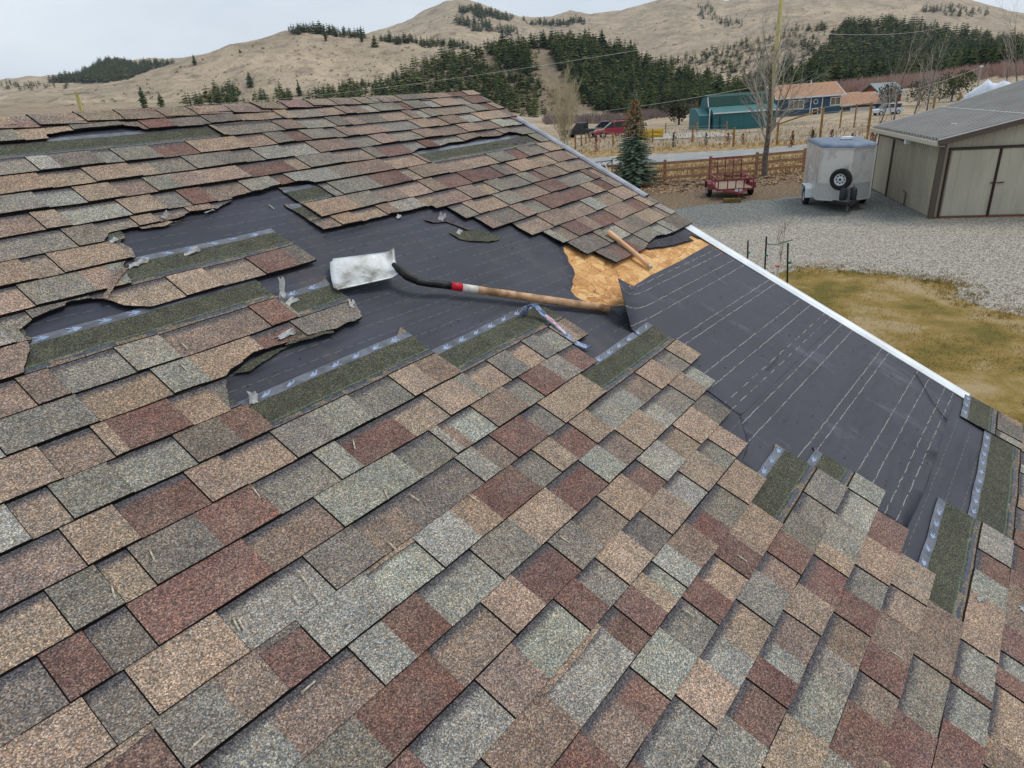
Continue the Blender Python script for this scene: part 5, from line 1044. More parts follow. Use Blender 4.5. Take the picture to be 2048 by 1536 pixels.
q = MB(); q.tube([(2.6, -.1, .02), (2.6, -.1, .5), (2.85, -.12, .55)], .025, n=6); q.build('water_tap', SHT, shed, mw=SM_); q = MB(); q.bar((-.05, 0, .03), (-.05, 5, .03), .06, .06); q.build('sill', mat('old_wood', srgb(120, 78, 50), .9), shed, mw=SM_)
q = MB(); q.box((2.0, .9, rz_(.9) + .05), (.5, .06, .02)); q.build('roof_scrap', WHITE, shed, mw=SM_)
# dark wheelbarrow-like tyre behind the trailer's right side
# ---- stakes and sapling
GST = mat('dark_green_stake', srgb(24, 32, 30), .6)
for x, yb_, yt_, lab in ((1495, 535, 481, 'left dark stake of the three around the sapling'), (1529, 556, 473, 'middle and tallest dark stake of the three around the sapling'), (1575, 572, 486, 'right dark stake of the three around the sapling')):
    b_ = gp(x, yb_); D = b_.xy.length; t_ = atD(x + (4 if x == 1529 else 1), yt_, D); st = thing('garden_stake', b_, lab, 'stake', 'stakes around the sapling'); q = MB(); hgt = t_.z
    q.bar((0, 0, -.1), (t_.x - b_.x, t_.y - b_.y, hgt), .035, .03); q.build('shaft', GST, st); q = MB(); q.box((0, 0, hgt * .55), (.06, .06, .05)); q.build('tie', mat('green_tie', srgb(20, 120, 110), .6), st)
sp0 = gp(1551, 566); sap = bare_tree(sp0, 1.7, .42, 6, 31, 'thin sapling with a white guard tied between three stakes', r0=.009, trunk_frac=.3, upright=.9, name='sapling', levels=2, bm=mat('reddish_twigs', srgb(150, 130, 108), .9), tm=mat('reddish_twigs', None))
q = MB(); q.tube([(0, 0, 0), (0, 0, .42)], .045, n=10); q.build('trunk_guard', WHITE, sap); q = MB(); q.tube([(0, 0, .42), (0, 0, .46)], .047, n=10); q.build('red_ring', mat('pale_red', srgb(190, 90, 80), .7), sap)
TIE = mat('green_tie', None); q = MB(); b3 = gp(1575, 572); q.tube([(0, 0, 1.02), ((b3 - sp0).x, (b3 - sp0).y, 1.16)], .012, n=4); b2 = gp(1529, 556); q.tube([(0, 0, .98), ((b2 - sp0).x, (b2 - sp0).y, .9)], .012, n=4); q.build('tie', TIE, sap)

#PART3
# ================================================================== BEYOND THE ROAD
def frame_of(P0, P1):
    x = (P1 - P0); x.z = 0; L = x.length; x.normalize(); y = Vector((-x.y, x.x, 0)); mid = (P0 + P1) / 2
    if y.dot(Vector((mid.x, mid.y, 0))) < 0: y = -y
    z = min(P0.z, P1.z)
    return Matrix(((x.x, y.x, 0, P0.x), (x.y, y.y, 0, P0.y), (0, 0, 1, z), (0, 0, 0, 1))), L
TEAL = mat('teal_siding', srgb(44, 96, 102), .6, srgb(54, 108, 112), 2, stretch=(6, 6, .2)); TEALR = mat('dark_green_shingle', srgb(36, 66, 62), .9, srgb(52, 84, 76), 5, stretch=(1, 1, 5)); TEALS = mat('teal_metal_roof', srgb(64, 110, 112), .5, srgb(74, 120, 120), 2)
def gp3(x, y, D): p = atD(x, y, D); return p
# teal barn
BM, BL = frame_of(atD(1427, 265, 108), atD(1552, 246, 110.5)); barn = thing('barn', None, 'teal barn with dark green shingled roof and white eave line', 'barn', M=BM)
def prism(q, prof, x0, x1, m=0, caps=True):            # profile in (y, z)
    n = len(prof); q.v += []; o = len(q.v); q.v += [(x0, a, b) for a, b in prof] + [(x1, a, b) for a, b in prof]
    for i in range(n): k = (i + 1) % n; q.f.append((o + i, o + n + i, o + n + k, o + k)); q.m.append(m)
    if caps: q.f.append(tuple(range(o, o + n))); q.m.append(m); q.f.append(tuple(range(o + 2 * n - 1, o + n - 1, -1))); q.m.append(m)
q = MB(); prism(q, [(0, -1), (0, 2.55), (2.2, 3.25), (2.2, -1)], 0, BL); prism(q, [(2.21, -1), (2.21, 3.3), (2.9, 4.6), (5.5, 4.9), (8.1, 4.6), (8.8, 3.3), (8.8, -1)], -.1, BL + .1); q.build('wall', TEAL, barn, mw=BM)
q = MB(); prism(q, [(-.25, 2.56), (-.25, 2.66), (2.2, 3.42), (2.2, 3.30)], -.2, BL + .2); q.build('lean_to_roof', TEALS, barn, mw=BM)
q = MB(); prism(q, [(2.1, 3.44), (2.85, 4.75), (5.5, 5.05), (8.2, 4.75), (8.9, 3.4), (8.7, 3.4), (8.1, 4.63), (5.5, 4.93), (2.95, 4.63), (2.25, 3.42)], -.35, BL + .35, caps=False); q.build('roof', TEALR, barn, mw=BM)
q = MB(); q.bar((-.25, -.28, 2.58), (BL + .25, -.28, 2.58), .08, .16); q.bar((-.4, 2.1, 3.4), (-.4, 2.85, 4.7), .08, .14); q.bar((-.45, 1.0, -.8), (-.45, 1.0, 3.3), .35, .1); q.build('trim', WHITE, barn, mw=BM)
q = MB(); prism(q, [(1.2, -1), (1.2, 2.3), (4, 3.2), (8, 3.2), (8, -1)], -1.9, -.4); q.build('side_wing', TEAL, barn, mw=BM)
q = MB(); q.bar((.8, -.04, -.2), (.8, -.04, 2.2), .05, .08); q.bar((1.0, -.04, .2), (1.0, -.04, 1.6), .05, .05); q.build('downpipe', DKST, barn, mw=BM)
# blue split level house
NAVY = mat('navy_siding', srgb(52, 74, 94), .7, srgb(60, 84, 104), 1.5, stretch=(.3, .3, 9)); BRS = mat('orange_brown_shingle', srgb(156, 118, 94), .95, srgb(182, 146, 120), 3, detail=8); GLS = mat('window_glass', srgb(84, 84, 80), .15, srgb(130, 112, 78), .6, spec=.8); DOORM = mat('dark_door', srgb(52, 36, 34), .6)
HMx, HL = frame_of(atD(1548, 250, 150), atD(1680, 238, 156)); bh = thing('house', None, 'navy blue split level house with orange brown shingle roof and white trim', 'house', M=HMx)
q = MB(); prism(q, [(0, -1), (0, 4.9), (4, 6.9), (8, 4.9), (8, -1)], .3, HL - .3); q.build('wall', NAVY, bh, mw=HMx)
q = MB(); prism(q, [(-.6, 4.66), (-.6, 4.8), (4, 7.15), (8.6, 4.8), (8.6, 4.66), (4, 6.98)], -.3, HL + .3, caps=True); rf_ = q.build('roof', BRS, bh, mw=HMx)
q = MB(); q.bar((-.35, -.62, 4.70), (HL + .35, -.62, 4.70), .08, .26); q.bar((HL + .33, -.6, 4.7), (HL + .33, 4, 7.05), .08, .2); q.bar((-.33, -.6, 4.7), (-.33, 4, 7.05), .08, .2); q.build('fascia', WHITE, bh, mw=HMx)
q = MB(); q.tube([(HL * .62, 3.2, 6.9), (HL * .62, 3.2, 7.6)], .12, n=8); q.build('vent_pipe', WHITE, bh, mw=HMx)
def window(parent, Mw, x0, x1, z0, z1, y=-.05, bars=1):
    q = MB(); w = .14
    for a, b in (((x0, y, z0), (x1, y, z0)), ((x0, y, z1), (x1, y, z1)), ((x0, y, z0), (x0, y, z1)), ((x1, y, z0), (x1, y, z1))): q.bar(a, b, .08, w)
    for k in range(bars): x = x0 + (x1 - x0) * (k + 1) / (bars + 1); q.bar((x, y, z0), (x, y, z1), .06, .07)
    f_ = q.build('window', WHITE, parent, mw=Mw); q = MB(); q.box(((x0 + x1) / 2, y + .02, (z0 + z1) / 2), (x1 - x0, .03, z1 - z0)); q.build('pane', GLS, f_)
window(bh, HMx, 2.6, 5.6, 2.7, 4.2, bars=2); window(bh, HMx, 11.0, 13.0, 2.9, 4.3, bars=1); window(bh, HMx, 2.4, 4.8, .1, 1.1, bars=1); window(bh, HMx, 10.2, 12.6, .2, 1.2, bars=1)
q = MB(); 
for k in range(12): a = k * math.pi / 6; b = a + math.pi / 6; q.bar((8.0 + .42 * math.cos(a), -.06, 3.75 + .42 * math.sin(a)), (8.0 + .42 * math.cos(b), -.06, 3.75 + .42 * math.sin(b)), .06, .1)
q.build('round_window', WHITE, bh, mw=HMx)
q = MB(); q.box((8.0, -.06, 1.3), (.9, .06, 2.3)); q.build('door', DOORM, bh, mw=HMx); q = MB()
for x in (7.0, 9.3): q.bar((x, -.08, .6), (x, -.08, 4.6), .06, .16)
for x in (7.45, 8.55): q.bar((x, -.1, 0), (x, -.1, 2.5), .06, .14)
q.bar((7.4, -.1, 2.5), (8.6, -.1, 2.5), .06, .16); q.build('trim', WHITE, bh, mw=HMx)
q = MB(); prism(q, [(1.5, -1), (1.5, 2.7), (5, 4.2), (8.5, 2.7), (8.5, -1)], HL - .2, HL + 9.0); q.build('garage_wall', NAVY, bh, mw=HMx)
q = MB(); prism(q, [(.9, 2.62), (.9, 2.75), (5, 4.75), (9, 2.75), (9, 2.62), (5, 4.55)], HL - .9, HL + 9.5); q.build('garage_roof', BRS, bh, mw=HMx); q = MB(); q.bar((HL - .9, .88, 2.62), (HL + 9.5, .88, 2.62), .08, .22); q.bar((HL - .92, .9, 2.65), (HL - .92, 5, 4.6), .08, .2); q.build('garage_fascia', WHITE, bh, mw=HMx)
q = MB(); q.box((HL + 5.2, 1.42, 1.0), (5.2, .08, 2.2)); q.build('garage_door', mat('white_door', srgb(214, 214, 210), .6), bh, mw=HMx); q = MB(); q.box((HL + .7, 1.42, .8), (.9, .08, 2)); q.build('side_door', WHITE, bh, mw=HMx)
# brown cabin
CMx, CL = frame_of(atD(1758, 212, 185), atD(1800, 206, 188)); cb = thing('cabin', None, 'rust brown cabin with a grey metal roof beyond the blue house', 'cabin', M=CMx)
q = MB(); prism(q, [(0, -2), (0, 2.7), (3.5, 4.4), (7, 2.7), (7, -2)], 0, CL); q.build('wall', mat('rust_boards', srgb(140, 82, 52), .85, srgb(120, 66, 42), 3), cb, mw=CMx)
q = MB(); prism(q, [(-.7, 2.5), (-.7, 2.7), (3.5, 4.8), (7.7, 2.7), (7.7, 2.5), (3.5, 4.6)], -.6, CL + .6); q.build('roof', mat('blue_grey_metal', srgb(120, 134, 138), .5), cb, mw=CMx); q = MB(); q.box((CL * .6, -.04, 1.3), (1.2, .06, 1.1)); q.build('window', GLS, cb, mw=CMx)
# parked vehicles
PAINTR = mat('red_car_paint', srgb(150, 34, 62), .3, spec=.6); PAINTB = mat('navy_car_paint', srgb(30, 44, 74), .3, spec=.6); PAINTK = mat('dark_car_paint', srgb(26, 34, 34), .35, spec=.6); PAINTW = mat('pale_car_paint', srgb(196, 204, 210), .3, spec=.6); CGL = mat('car_glass', srgb(40, 48, 54), .1, spec=.8)
def vehicle(px, D, ang_off, L, W_, body, cab, paint, lab, nm='parked_car', cat='car', roofrack=False):
    p = on_ground(px[0], px[1], D); az = math.atan2(p.y, p.x) + math.pi / 2 + ang_off; M_ = Matrix.Translation(p) @ Matrix.Rotation(az, 4, 'Z')
    t = thing(nm, None, lab, cat, None, M=M_); q = MB()
    def ext(q, prof, w, m=0, inset=0): 
        n = len(prof); o = len(q.v); q.v += [(a * L, -w / 2, b) for a, b in prof] + [(a * L, w / 2, b) for a, b in prof]
        for i in range(n): k = (i + 1) % n; q.f.append((o + i, o + k, o + n + k, o + n + i)); q.m.append(m)
        q.f.append(tuple(range(o, o + n))[::-1]); q.m.append(m); q.f.append(tuple(range(o + n, o + 2 * n))); q.m.append(m)
    ext(q, body, W_); q.build('body', paint, t, mw=M_, bevel=.05); q = MB(); ext(q, cab, W_ * .88); q.build('windows', CGL, t, mw=M_)
    z1 = max(b for a, b in cab); xs = [a for a, b in cab if b > z1 - .05]; q = MB(); q.box(((min(xs) + max(xs)) / 2 * L, 0, z1 + .03), ((max(xs) - min(xs)) * L + .05, W_ * .9, .07))
    for x in [min(xs), (min(xs) * .45 + max(xs) * .55), max(xs)]: 
        for s in (-1, 1): q.bar((x * L, s * W_ * .445, min(b for a, b in cab)), (x * L, s * W_ * .44, z1), .05, .12)
    q.build('cab_roof', paint, t, mw=M_)
    if roofrack:
        q = MB(); 
        for s in (-1, 1): q.bar((min(xs) * L + .3, s * W_ * .36, z1 + .14), (max(xs) * L - .2, s * W_ * .36, z1 + .14), .04, .04)
        q.build('roof_rail', DKST, t, mw=M_)
    for x in (-.31, .31):
        for s in (-1, 1):
            wp = thing_part('wheel', t, M_ @ Matrix.Translation((x * L, s * (W_ / 2 - .1), .37))); q = MB(); q.lathe([(.001, -.11), (.36, -.11), (.37, 0), (.36, .11), (.001, .11)], (0, 0, 0), 'Y', 18); q.build('tyre', TIRE, wp); q = MB(); q.lathe([(.001, .12 * s), (.2, .12 * s), (.21, .10 * s)], (0, 0, 0), 'Y', 14); q.build('rim', RIMW, wp)
    for s in (-1, 1): q = MB(); q.box((.497 * L, s * W_ * .36, .82), (.06, .34, .2)); q.build('headlight', mat('lamp_glass', srgb(220, 222, 224), .2), t, mw=M_)
    return t
SUVb = [(-.5, .4), (-.5, 1.05), (-.42, 1.12), (.20, 1.12), (.30, 1.04), (.47, .96), (.5, .8), (.5, .4)]; SUVc = [(-.47, 1.1), (-.42, 1.72), (.05, 1.76), (.12, 1.70), (.28, 1.08)]
vehicle((1232, 279), 86, .10, 5.1, 1.95, SUVb, SUVc, PAINTR, 'dark red sport utility vehicle parked behind the post fence', nm='parked_suv', cat='car', roofrack=True)
PKb = [(-.5, .5), (-.5, 1.15), (-.12, 1.15), (.22, 1.15), (.48, 1.05), (.5, .85), (.5, .5)]; PKc = [(-.13, 1.13), (-.12, 1.80), (.08, 1.82), (.22, 1.13)]
vehicle((1208, 268), 95, .05, 5.4, 1.95, PKb, PKc, PAINTB, 'dark blue pickup parked just behind the red vehicle', nm='parked_pickup', cat='pickup'); vehicle((1163, 279), 92, -.35, 5.0, 1.9, PKb, PKc, PAINTK, 'dark green pickup half hidden by the pale twin tree', nm='parked_pickup', cat='pickup')
vehicle((1775, 214), 140, .5, 4.8, 1.9, SUVb, SUVc, PAINTW, 'pale car parked right of the orange brown garage roof', nm='parked_car'); 
p = on_ground(1752, 203, 165); q = MB(); q.box((0, 0, 1.4), (7, 2.4, 2.4)); q.box((0, 0, 2.7), (7.2, 2.5, .25)); q.box((-3.2, -1.25, 1.3), (1.2, .1, .9)); o = q.build('camper', WHITE, bevel=.1); o.matrix_basis = Matrix.Translation(p) @ Matrix.Rotation(math.atan2(p.y, p.x) + 1.57, 4, 'Z'); tag(o, 'white camper roof showing behind the orange brown garage roof', 'camper')
# yellow plough, pedestal, hoop frame, junk
p = on_ground(1296, 287, 78); q = MB(); 
for k in range(7): a = k * .2; q.bar((-1.6, -.5 * math.cos(a) + .4, .75 * math.sin(a) * 1.1), (1.6, -.5 * math.cos(a) + .4, .75 * math.sin(a) * 1.1), .16, .17)
q.bar((-1.2, .2, .3), (0, 1.6, .5), .12, .12); q.bar((1.2, .2, .3), (0, 1.6, .5), .12, .12); o = q.build('snow_plough', mat('yellow_paint', srgb(216, 180, 40), .5)); o.matrix_basis = Matrix.Translation(p) @ Matrix.Rotation(math.atan2(p.y, p.x) + 1.57, 4, 'Z'); tag(o, 'yellow plough blade lying beyond the spruce', 'plough')
p = on_ground(1250, 297, 58); q = MB(); q.box((0, 0, .45), (.42, .36, .95)); q.box((0, 0, .96), (.46, .40, .06)); o = q.build('utility_pedestal', mat('pale_green_box', srgb(150, 178, 162), .6), bevel=.015); o.matrix_basis = Matrix.Translation(p) @ Matrix.Rotation(.5, 4, 'Z'); tag(o, 'pale green utility box on the far road bank left of the spruce', 'utility box')
hb = gp(1196, 374); hoop = thing('hoop_frame', hb, 'white hoop frame with a dark edge beside the roof rake', 'frame'); PVC = mat('white_pipe', srgb(214, 218, 222), .4)
dh = (gp(1215, 372) - gp(1180, 376)).normalized(); dp = Vector((-dh.y, dh.x, 0))
for k in range(5):
    q = MB(); q.tube([dh * (k * .30 - .9) + dp * (.7 * math.cos(t)) + Vector((0, 0, .25 + 1.0 * math.sin(t))) for t in [i * math.pi / 10 for i in range(11)]], .03, n=6); q.build('hoop', PVC, hoop)
q = MB(); q.bar(dh * -1.0 + Vector((0, 0, 1.26)), dh * .9 + Vector((0, 0, 1.30)), .05, .05); q.bar(dh * .9 + dp * .1 + Vector((0, 0, 0)), dh * .9 + dp * .1 + Vector((0, 0, 1.35)), .05, .05); q.bar(dh * .1 + Vector((0, 0, .9)), dh * .9 + Vector((0, 0, 1.3)), .04, .04); q.build('frame', mat('grey_pipe', srgb(120, 124, 126), .5), hoop)
# long white mound beyond the steep roof
mp0 = on_ground(1990, 176, 62); q = MB(); rr = random.Random(4); N = 12
for i in range(N + 1):
    for k in range(7):
        t = i / N; a = k / 6 * math.pi; hh = 1.5 * math.sin(math.pi * min(max(t, .03), .97)) ** .6 * (.8 + .3 * fb(t, 0, 2, 5, 2)); q.v.append(((t - .5) * 3.8, math.cos(a) * .9 * (hh / 1.4), math.sin(a) * hh + .02))
for i in range(N):
    for k in range(6): b = i * 7 + k; q.f.append((b, b + 1, b + 8, b + 7)); q.m.append(0)
o = q.build('tarp_mound', mat('white_tarp', srgb(222, 228, 238), .5, srgb(200, 208, 222), 2), smooth=True); pp = atD(1992, 186, 62); o.matrix_basis = Matrix.Translation(pp + Vector((0, 0, -.4))) @ Matrix.Rotation(math.atan2(pp.y, pp.x) + 1.57 + .05, 4, 'Z'); tag(o, 'white plastic covered mound above the steep metal roof', 'covered mound')
q = MB(); q.box((0, 0, -1.3), (4.8, 1.4, 2.0)); b_ = q.build('base', mat('hay_base', srgb(150, 130, 90), .9), o)
# --- wire and post fence on the far side of the road
PST = mat('yellowish_post', srgb(158, 124, 72), .9, srgb(132, 100, 58), 3)
def postfence(L, lab, rails=(), wires=3):
    B = []; 
    for x, yb_, yt_, D in L: b = on_ground(x, yb_, D); t = atD(x + (yb_ - yt_) * .06, yt_, D); B.append((b, t.z - b.z))
    f_ = thing('post_fence', B[0][0], lab, 'fence')
    for b, h in B: q = MB(); q.tube([b - B[0][0] + Vector((0, 0, -.2)), b - B[0][0] + Vector((0, 0, max(h, .9)))], .085, n=7); q.build('post', PST, f_)
    for k in range(wires):
        q = MB(); q.tube([b - B[0][0] + Vector((0, 0, max(h, .9) * (.25 + .3 * k))) for b, h in B], .010, n=3, cap=False); q.build('wire', WIRE, f_)
    for i in rails: q = MB(); q.tube([B[i][0] - B[0][0] + Vector((0, 0, B[i][1] * .95)), B[i + 1][0] - B[0][0] + Vector((0, 0, B[i + 1][1] * .95))], .06, n=6); q.build('rail', PST, f_)
postfence([(1151, 301, 270, 64), (1163, 293, 268, 68), (1172, 291, 266, 72), (1180, 287, 264, 76), (1208, 283, 259, 79), (1226, 296, 264, 66), (1305, 285, 258, 68), (1385, 279, 251, 66), (1467, 283, 255, 58), (1555, 270, 246, 58), (1641, 266, 214, 58), (1737, 257, 205, 57)], 'wire fence on uneven yellowish posts along the far side of the road', rails=(3, 9))
postfence([(1331, 270, 246, 95), (1394, 264, 244, 95), (1453, 262, 242, 95)], 'short back fence of posts between the red vehicle and the barn', wires=2)
postfence([(1682, 236, 212, 85), (1711, 230, 208, 85), (1740, 226, 204, 85)], 'post and top rail fence before the white garage door', rails=(0, 1), wires=1)
postfence([(1866, 220, 194, 70), (1917, 209, 186, 70), (1968, 198, 176, 70), (2030, 186, 164, 70)], 'wire fence beyond the steep metal roof at right', wires=3)
# --- saplings along the bank
def bush(px, D, h, r, m, lab, seed, group=None, nm='shrub', n=120, twig=True):
    b = on_ground(px[0], px[1], D); rr = random.Random(seed); q = MB()
    for i in range(n):
        t = rr.random() ** .8; rad = r * (1 - t) ** .6 * rr.uniform(.2, 1); a = rr.uniform(0, 6.283); p = Vector((rad * math.cos(a), rad * math.sin(a), t * h)); s = h * .09 * rr.uniform(.7, 1.5); d1 = Vector((rr.uniform(-1, 1), rr.uniform(-1, 1), rr.uniform(.2, 1.6))).normalized() * s; d2 = d1.orthogonal().normalized() * s * .45
        q.add([p - d2, p + d2, p + d1 + d2 * .2, p + d1 - d2 * .2], [(0, 1, 2, 3)])
    t_ = thing(nm, b, lab, 'shrub', group); q.build('foliage', m, t_); q = MB(); q.tube([(0, 0, -.1), (0, 0, h * .9)], [.03, .008], n=5); q.build('stem', BARK, t_); return t_
REDS = mat('rusty_leaves', srgb(150, 84, 56), .9, srgb(120, 62, 44), 8); JUN = mat('juniper_green', srgb(58, 60, 48), .9, srgb(92, 86, 72), 6)
for i, (x, y, D, h, dk, lab) in enumerate([(1192, 299, 60, 1.3, 0, 'rusty leafed sapling near the left posts of the far fence'), (1347, 285, 60, 1.1, 1, 'dark shrub in front of the pale paved patch'), (1412, 279, 60, 1.0, 1, 'dark shrub just left of the teal barn corner'), (1456, 275, 60, .9, 0, 'rusty sapling in front of the teal barn, left one'), (1486, 274, 60, .8, 0, 'rusty sapling in front of the teal barn, right one'),
        (1586, 263, 56, 1.1, 0, 'rusty sapling below the left end of the navy house'), (1626, 263, 56, 1.1, 1, 'dark shrub below the front door of the navy house'), (1665, 258, 56, 1.1, 0, 'rusty sapling below the right window of the navy house'), (1708, 251, 56, .8, 0, 'pale rusty sapling below the white garage door'), (1749, 243, 56, 1.1, 0, 'rusty sapling right of the garage above the shed roof')]):
    bush((x, y), D, h, .26, JUN if dk else REDS, lab, i, 'young shrubs on the road bank')
# dark juniper, conifers near cabin
DKG = mat('dark_juniper', srgb(34, 42, 26), .95, srgb(66, 72, 42), 1.2, detail=6); MDG = mat('mid_green_conifer', srgb(50, 66, 36), .95, srgb(84, 94, 52), 1.5, detail=6)
def roundtree(px, D, h, w, m, lab, seed, n=1500):
    b = on_ground(px[0], px[1], D); rr = random.Random(seed); q = MB(); lob = [(Vector((rr.uniform(-.5, .5) * w, rr.uniform(-.5, .5) * w, rr.uniform(.3, .75) * h)), rr.uniform(.22, .38) * min(w, h)) for _ in range(9)]
    for i in range(n):
        c, R = lob[i % 9]; d = Vector((rr.gauss(0, 1), rr.gauss(0, 1), rr.gauss(0, 1))).normalized() * R * rr.uniform(.6, 1.08); p = c + d; s = h * .035 * rr.uniform(.6, 1.5); a = d.orthogonal().normalized() * s; e = (d.normalized() + Vector((rr.uniform(-.6, .6), rr.uniform(-.6, .6), .5))).normalized() * s * 1.6
        q.add([p - a, p + a, p + e], [(0, 1, 2)])
    t_ = thing('juniper_tree', b, lab, 'tree'); q.build('crown', m, t_); q = MB(); q.tube([(0, 0, -.3), (0, 0, h * .6)], [h * .04, h * .02], n=6)
    for c, R in lob: q.tube([(0, 0, h * .2), c], [h * .02, h * .008], n=4)
    q.build('trunk', BARK, t_)
roundtree((1358, 243), 150, 6.0, 6.0, DKG, 'dense round dark juniper standing alone left of the teal barn', 1); roundtree((1400, 246), 158, 3.6, 2.4, DKG, 'smaller dark juniper touching the barn left side', 2, 700)
roundtree((1905, 190), 172, 5.8, 4.6, MDG, 'bright green bushy conifer right of the rust brown cabin', 3, 900); roundtree((1880, 192), 172, 2.6, 3.2, MDG, 'low green bush at the left foot of the bright green conifer', 4, 500); roundtree((1838, 205), 165, 5.0, 3.6, JUN, 'grey green tree in front of the cabin', 5, 700); roundtree((1780, 218), 160, 5.0, 3.8, JUN, 'grey green tree left of the cabin', 6, 700)
for i, x in enumerate((1941, 1952, 1963, 1970, 1977)): bush((x, 186 - i), 165, 2.0, 1.0, REDS if i != 3 else JUN, ('leftmost brown shrub in the far row by the grey pole', 'second brown shrub from the left in the far row', 'middle brown shrub in the far row by the grey pole', 'greener shrub, fourth in the far row', 'rightmost brown shrub in the far row by the grey pole')[i], 40 + i, 'brown shrubs in the far field', n=90)
roundtree((1966, 158), 260, 3.0, 4.0, JUN, 'small round bush in the far field by the thin grey pole', 9, 300)
# willow thickets along the creek
def thicket(name, line, D0, D1, h, n, m, seed, lab):
    rr = random.Random(seed); q = MB()
    for i in range(n):
        t = rr.random() * (len(line) - 1); k = int(t); f_ = t - k; x = line[k][0] * (1 - f_) + line[k + 1][0] * f_; y = line[k][1] * (1 - f_) + line[k + 1][1] * f_; D = rr.uniform(D0, D1); b = on_ground(x, y, D); hh = h * rr.uniform(.5, 1.1)
        for s in range(7):
            d = Vector((rr.uniform(-.45, .45), rr.uniform(-.45, .45), 1)) * hh * rr.uniform(.6, 1); w = Vector((rr.uniform(-1, 1), rr.uniform(-1, 1), 0)).normalized() * .11; o = Vector((rr.uniform(-.8, .8), rr.uniform(-.8, .8), 0)); q.add([b + o - w, b + o + w, b + o + d + w * .3 + w.orthogonal().normalized() * .05, b + o + d - w * .3], [(0, 1, 2, 3)])
    o = q.build(name, m); tag(o, lab, 'thicket', kind='stuff')
WIL = mat('purple_grey_willow', srgb(116, 102, 98), .95, srgb(142, 124, 114), .08, detail=4); WILR = mat('red_willow', srgb(164, 126, 112), .95, srgb(168, 146, 136), .05, detail=4)
thicket('willow_thicket', [(1090, 262), (1180, 258), (1250, 250), (1330, 242), (1420, 225), (1540, 195)], 225, 300, 3.2, 1500, WIL, 1, 'grey purple willow thicket below the wooded hill')
thicket('willow_thicket', [(1540, 195), (1700, 184), (1850, 166), (2060, 134)], 250, 330, 3.2, 2000, WILR, 2, 'reddish willow thicket along the foot of the dark forest')
# ================================================================== TREES ON THE HILLS
PINE = bpy.data.materials.new('pine_needles'); PINE.use_nodes = True; n_ = PINE.node_tree; b_ = n_.nodes['Principled BSDF']; b_.inputs['Roughness'].default_value = .95; b_.inputs['Specular IOR Level'].default_value = .1
oi = n_.nodes.new('ShaderNodeTexCoord'); no_ = n_.nodes.new('ShaderNodeTexNoise'); no_.inputs['Scale'].default_value = .35; no_.inputs['Detail'].default_value = 5; n_.links.new(oi.outputs['Object'], no_.inputs['Vector'])
at_ = n_.nodes.new('ShaderNodeAttribute'); at_.attribute_name = 'Col'; mu = n_.nodes.new('ShaderNodeMixRGB'); mu.blend_type = 'MULTIPLY'; mu.inputs[0].default_value = 1
cr_ = n_.nodes.new('ShaderNodeValToRGB'); cr_.color_ramp.elements[0].position = .35; cr_.color_ramp.elements[1].position = .68; cr_.color_ramp.elements[0].color = (.55, .6, .55, 1); cr_.color_ramp.elements[1].color = (1.45, 1.4, 1.2, 1)
n_.links.new(no_.outputs[0], cr_.inputs[0]); n_.links.new(cr_.outputs[0], mu.inputs[1]); n_.links.new(at_.outputs['Color'], mu.inputs[2]); n_.links.new(mu.outputs[0], b_.inputs['Base Color'])
GREENS = [srgb(66, 78, 46), srgb(58, 72, 44), srgb(78, 86, 50), srgb(50, 66, 42), srgb(88, 90, 56)]
def tree_mesh(name, h, r, tiers, k, seed, col, squat=False):
    q, t = conifer(h, r, tiers, k, seed, lowfrac=.06 if not squat else .0, rag=.45); nf = len(q.f); o = len(q.v); q.v += t.v; q.f += [tuple(i + o for i in f) for f in t.f]; q.m += [0] * len(t.f)
    rr = random.Random(seed); cols = []
    for i in range(0, nf, 4): b = rr.uniform(.7, 1.35); cols += [tuple(c * b for c in col[:3]) + (1,)] * 4
    cols += [srgb(70, 56, 44)] * len(t.f); return q, cols
VAR = []
for i in range(7):
    q, cols = tree_mesh('p', 1.0, (.34, .30, .40, .32, .44, .29, .38)[i], (15, 16, 13, 14, 12, 17, 13)[i], (9, 8, 9, 8, 9, 8, 8)[i], 50 + i, GREENS[i % 5]); VAR.append((q, cols))
FAR = []
for i in range(5):
    q, cols = tree_mesh('p', 1.0, (.38, .34, .44, .32, .48)[i], 7, 6, 80 + i, GREENS[i]); FAR.append((np.array(q.v, dtype=np.float32), q.f, cols))
